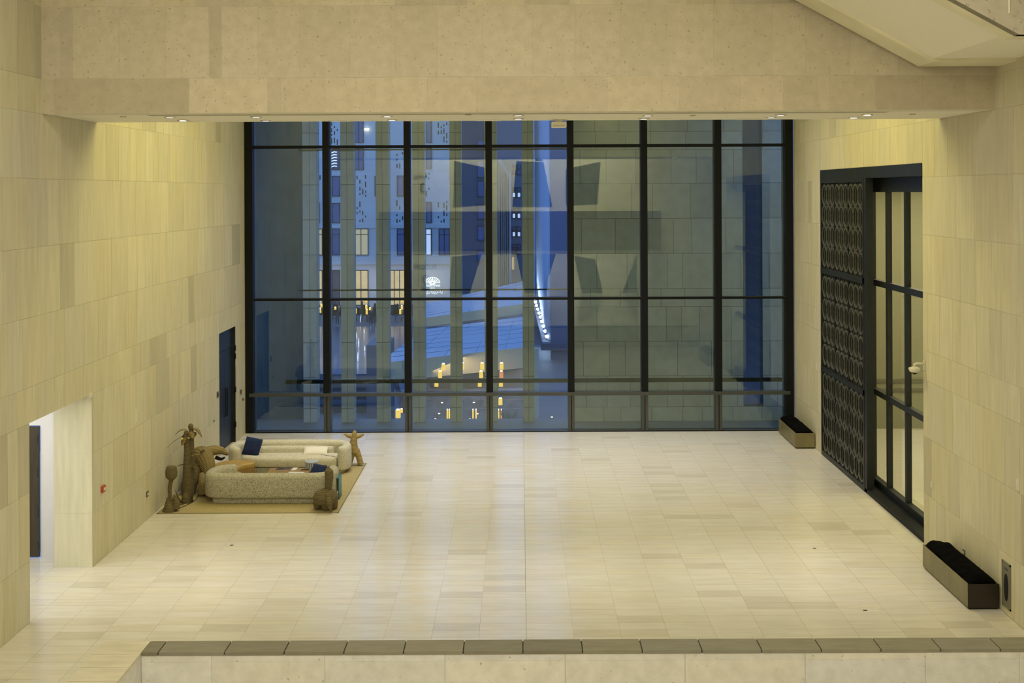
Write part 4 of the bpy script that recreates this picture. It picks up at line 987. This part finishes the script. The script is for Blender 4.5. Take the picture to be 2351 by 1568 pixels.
for (x, y, h_) in [(735, 713, 10), (738, 702, 7), (817, 715, 10), (842, 716, 11), (841, 705, 8), (841, 691, 5), (849.5, 709, 6), (923, 691, 6), (922.5, 706, 9), (919, 716, 10), (770, 708, 6)]:
    lantern(x, y, 120, 5, h_, {735: 'amber lantern across the pool left of the first thick mullion, lower', 738: 'amber lantern across the pool left of the first mullion, upper', 817: 'amber lantern across the pool beside the second pier', 842: 'lowest lantern of the bright column across the pool',
            841: 'upper lantern of the bright column across the pool' if y == 705 else 'topmost lantern of the bright column, cut by the transom', 849.5: 'small lantern right of the bright column across the pool', 923: 'topmost lantern left of the second mullion', 922.5: 'middle lantern left of the second mullion',
            919: 'lowest lantern left of the second mullion', 770: 'dim small lantern right of the first mullion'}[x])
dot = mat('path_light', (.8, .6, .4), .5, emit=(1, .6, .3), es=4)
for i, (x, y) in enumerate([(1015, 925), (1008, 950), (999.5, 962), (1088, 924.5), (1096, 950.5), (1079, 962), (1228, 943), (1267, 958)]):
    p_ = at(x, y, 66); mb = MB(); disc(mb, 0, 0, 0, .06, .03, 8); o = mb.build('path_light', dot); o.location = p_
    tag(o, 'tiny orange step light beyond the lower panes, ' + ['highest of the left three', 'middle of the left three', 'lowest of the left three', 'highest near the middle pole', 'right of the middle pole', 'lowest near the middle pole', 'under the rightmost pier', 'farthest right, on the blue ramp'][i], 'lamp', 'orange step lights')
st = thing('stepped_terrace', (0, 66.9, GZ), 'dim stepped garden wall behind the lower panes', 'steps')
for k, (ya, yb) in enumerate(((905, 925), (925, 945), (945, 963), (963, 985))):
    za, zb = at(1100, ya, 66.2 - k * .0).z - GZ, at(1100, yb, 66.2).z - GZ
    bx('step', mat('garden_step', (.20, .19, .18), .8, noise=.4, nscale=1.5), at(975, 900, 66).x, at(1222, 900, 66).x, .4 - k * .12, 1.5, max(zb, 0), za, st)
# pool, tables, people
wm = mat('pool_water', (.10, .14, .18), .12, bump=.5, bscale=1.6, bstretch=(1, 3, 1), spec=.8)
wt = MB().box(-26, at(900, 800, 100).x, 84, 128, GZ, GZ + .03).build('pool_water', wm); tag(wt, 'rippled pool of the square under the dusk sky', 'water', kind='structure')
streak = mat('lamp_reflection_glow', (.8, .85, .9), .4, emit=(.9, .95, 1), es=.9)  # glowing rods added to imitate lamp reflections over the pool
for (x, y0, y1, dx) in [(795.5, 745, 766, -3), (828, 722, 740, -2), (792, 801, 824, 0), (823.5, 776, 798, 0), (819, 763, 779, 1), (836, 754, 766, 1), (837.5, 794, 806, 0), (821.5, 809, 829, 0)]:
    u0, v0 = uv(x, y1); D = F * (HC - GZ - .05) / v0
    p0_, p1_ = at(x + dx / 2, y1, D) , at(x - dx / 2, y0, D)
    o = MB().tube([Vector((0, 0, 0)), (p1_ - p0_) * .5 , p1_ - p0_], [.03, .05, .02], 6).build('reflection_streak', streak); o.location = p0_; o.rotation_euler = (0, 0, 0)
    tag(o, 'thin white imitated reflection jet rising from the pool, ' + {795.5: 'upper one left of the second pier', 828: 'topmost, between the second and third piers', 792: 'lower one seen by the second pier', 823.5: 'brightest mid one between second and third piers', 819: 'faint left one below the topmost jet', 836: 'short one by the third pier', 837.5: 'faint low one nearest the third pier', 821.5: 'lowest faint one between second and third piers'}[x], 'fountain', 'imitated reflection streaks')
ug = mat('dark_terrace_furniture', (.03, .035, .04), .7)
for i, (x, y, lb) in enumerate([(780, 742, 'left, beside the first mullion'), (860, 742, 'right of the bright lantern column'), (828, 741, 'left of the bright lantern column'), (905, 741, 'left of the second mullion')]):
    p_ = fl(x, y, GZ); t_ = thing('cafe_table', (p_.x, p_.y + 1.5, GZ), 'dark cafe table across the pool, ' + lb, 'table', 'cafe tables across the pool')
    mb = MB(); disc(mb, 0, 0, .70, .45, .05, 12); mb.build('tabletop', ug, t_); MB().tube([(0, 0, 0), (0, 0, .7)], .05, 6).build('leg', ug, t_)
    for sx_ in (-.9, .9):
        c_ = thing('cafe_chair', (p_.x + sx_, p_.y + 1.5, GZ), 'dark chair at the cafe table, %s, %s side' % (lb, 'near' if sx_ < 0 else 'far'), 'chair', 'cafe chairs across the pool')
        bx('seat', ug, -.25, .25, -.25, .25, .40, .46, c_); s2 = -.25 if sx_ < 0 else .2
        bx('backrest', ug, s2, s2 + .05, -.25, .25, .46, .95, c_)
        for a_ in (-.22, .22):
            for b_ in (-.22, .22): bx('leg', ug, a_ - .02, a_ + .02, b_ - .02, b_ + .02, 0, .4, c_)
hedge = mat('dark_hedge', (.03, .045, .03), .9, noise=.5, nscale=2)
o = MB(); r2 = random.Random(4)
for k in range(60):
    x = r2.uniform(-27, -13); o.tube([(x, 141 + r2.uniform(-1, 1), GZ), (x + r2.uniform(-.2, .2), 141, GZ + r2.uniform(.8, 1.8))], [.3, .12], 5)
o = tag(o.build('hedge', hedge), 'dark planting behind the cafe tables', 'hedge', kind='stuff')
def person(px, py, label, h_=1.72, m=ug):
    p_ = fl(px, py, GZ); t_ = thing('person', (p_.x, p_.y, GZ), label, 'person', 'people by the pool'); k = h_ / 1.75
    me = bpy.data.meshes.new('body'); V = [(0, 0, .95), (0, 0, 1.2), (0, 0, 1.42), (0, 0, 1.52), (0, 0, 1.66), (.2, 0, 1.40), (.26, .02, 1.12), (.25, -.08, .86), (-.2, 0, 1.40), (-.26, .02, 1.12), (-.25, -.08, .86), (.1, 0, .9), (.12, 0, .48), (.12, .02, .06), (.13, -.14, .03), (-.1, 0, .9), (-.12, 0, .48), (-.12, .02, .06), (-.13, -.14, .03)]
    E = [(0, 1), (1, 2), (2, 3), (3, 4), (2, 5), (5, 6), (6, 7), (2, 8), (8, 9), (9, 10), (0, 11), (11, 12), (12, 13), (13, 14), (0, 15), (15, 16), (16, 17), (17, 18)]
    rd = [.15, .14, .16, .06, .11, .07, .05, .04, .07, .05, .04, .1, .07, .05, .04, .1, .07, .05, .04]
    me.from_pydata([tuple(c * k for c in v_) for v_ in V], E, []); o_ = link('body', me, m, t_); o_.modifiers.new('k', 'SKIN')
    for i, r_ in enumerate(rd): me.skin_vertices[0].data[i].radius = (r_ * k, r_ * k * .8)
    me.skin_vertices[0].data[0].use_root = True; o_.modifiers.new('s', 'SUBSURF').render_levels = 1
person(851, 745, 'person in dark clothes standing right of the bright lantern column'); person(858, 743, 'second standing person in dark clothes, nearest the third pier'); person(775, 744, 'dark clothed person standing beside the first mullion')
# dark kiosks at the near pool edge
for (x0, x1, y0, y1, lb, ws) in ((725, 800, 880, 905, 'dark low kiosk left behind the first mullion', 1), (815, 872, 874, 905, 'dark low kiosk with a pale roof edge beside the third pier', 1)):
    D = 78; a, b = at(x0, y0, D), at(x1, y1, D); t_ = thing('kiosk', ((a.x + b.x) / 2, D, GZ), lb, 'kiosk'); hw = (b.x - a.x) / 2
    bx('body', ug, -hw, hw, 0, 2, 0, a.z - GZ, t_); bx('roof', mat('kiosk_roof', (.3, .33, .38), .6), -hw - .1, hw + .1, -.2, 2.2, a.z - GZ, a.z - GZ + .12, t_)
    for k in range(4): bx('louvre', mat('louvre', (.09, .10, .11), .6), -hw + .05, hw - .05, -.04, 0, .6 + k * .6, .95 + k * .6, t_)
gt = MB(); r3 = random.Random(9)
for k in range(60):
    a = r3.uniform(0, 2 * PI); l_ = r3.uniform(.5, .9); gt.tube([(0, 0, 0), (math.cos(a) * l_ * .3, math.sin(a) * .2, l_ * .6), (math.cos(a) * l_ * .6, math.sin(a) * .3, l_)], [.03, .02, .004], 4)
o = gt.build('grass_tuft', mat('tuft_green', (.06, .12, .05), .8)); o.location = at(1168, 982, 56); tag(o, 'spiky green grass tuft low in the fifth window bay', 'plant')

# ------------------------------------------------------------------ gallery behind the viewpoint (reflected in the glass)
gb_ = struct('wall_gallery', 'gallery wall behind the viewpoint, mirrored in the glass', 'wall')
YB = -12.0; sv = F / (2 * DW - YB)
light_w = mat('gallery_plaster', (.72, .66, .52), .8)
def VX(px): return (px - 1195) / sv
def VZ(py): return HC - (py - 440) / sv
bx('gallery_wall', light_w, XL - .8, XR + .5, YB - .5, YB - .3, 0, 12.8, gb_)
# upper openings and lower openings as dark recess panels
dark_g = mat('dark_recess', (.03, .04, .05), .7)
ups = [[(1042, 368), (1112, 384), (1115, 470), (1040, 475)], [(1186, 370), (1248, 372), (1268, 475), (1176, 475)], [(1300, 388), (1380, 372), (1372, 470), (1300, 472)], [(800, 380), (842, 372), (830, 468), (812, 430)]]
dns = [[(1036, 590), (1105, 584), (1076, 700), (1030, 700)], [(1184, 582), (1276, 585), (1258, 640), (1254, 700), (1204, 700)], [(1318, 588), (1368, 598), (1384, 690), (1336, 695)], [(1470, 570), (1478, 570), (1520, 690), (1428, 690)]]
for L_ in (ups, dns):
    for P in L_: MB().prism([(VX(x), max(VZ(y), .0)) for x, y in P], lambda a, b, d: (a, YB - .3 + d, b), 0, .03).build('dark_opening', dark_g, gb_)
bx('balcony_front', mat('balcony_dim', (.20, .17, .12), .8), XL, XR, 1.9, 2.1, 3.9, 6.3, gb_)
bx('balcony_slab', light_w, XL, XR, -12, 2.1, 3.7, 3.9, gb_)
tx = mat('sign_black', (.02, .02, .02), .6)
text('3', .95, (VX(968), YB - .22, VZ(440)), tx, gb_, rot=(PI / 2, 0, PI), name='floor_number'); text('FLOOR', .3, (VX(965), YB - .22, VZ(408)), tx, gb_, rot=(PI / 2, 0, PI), name='floor_word')
text('2', 1.6, (VX(975), YB - .22, VZ(665)), tx, gb_, rot=(PI / 2, 0, PI), name='floor_number'); text('FLOOR', .5, (VX(975), YB - .22, VZ(618)), tx, gb_, rot=(PI / 2, 0, PI), name='floor_word')
bx('rear_wall', light_w, XL - .8, XR + .5, -13.2, -13, 0, 13, gb_)
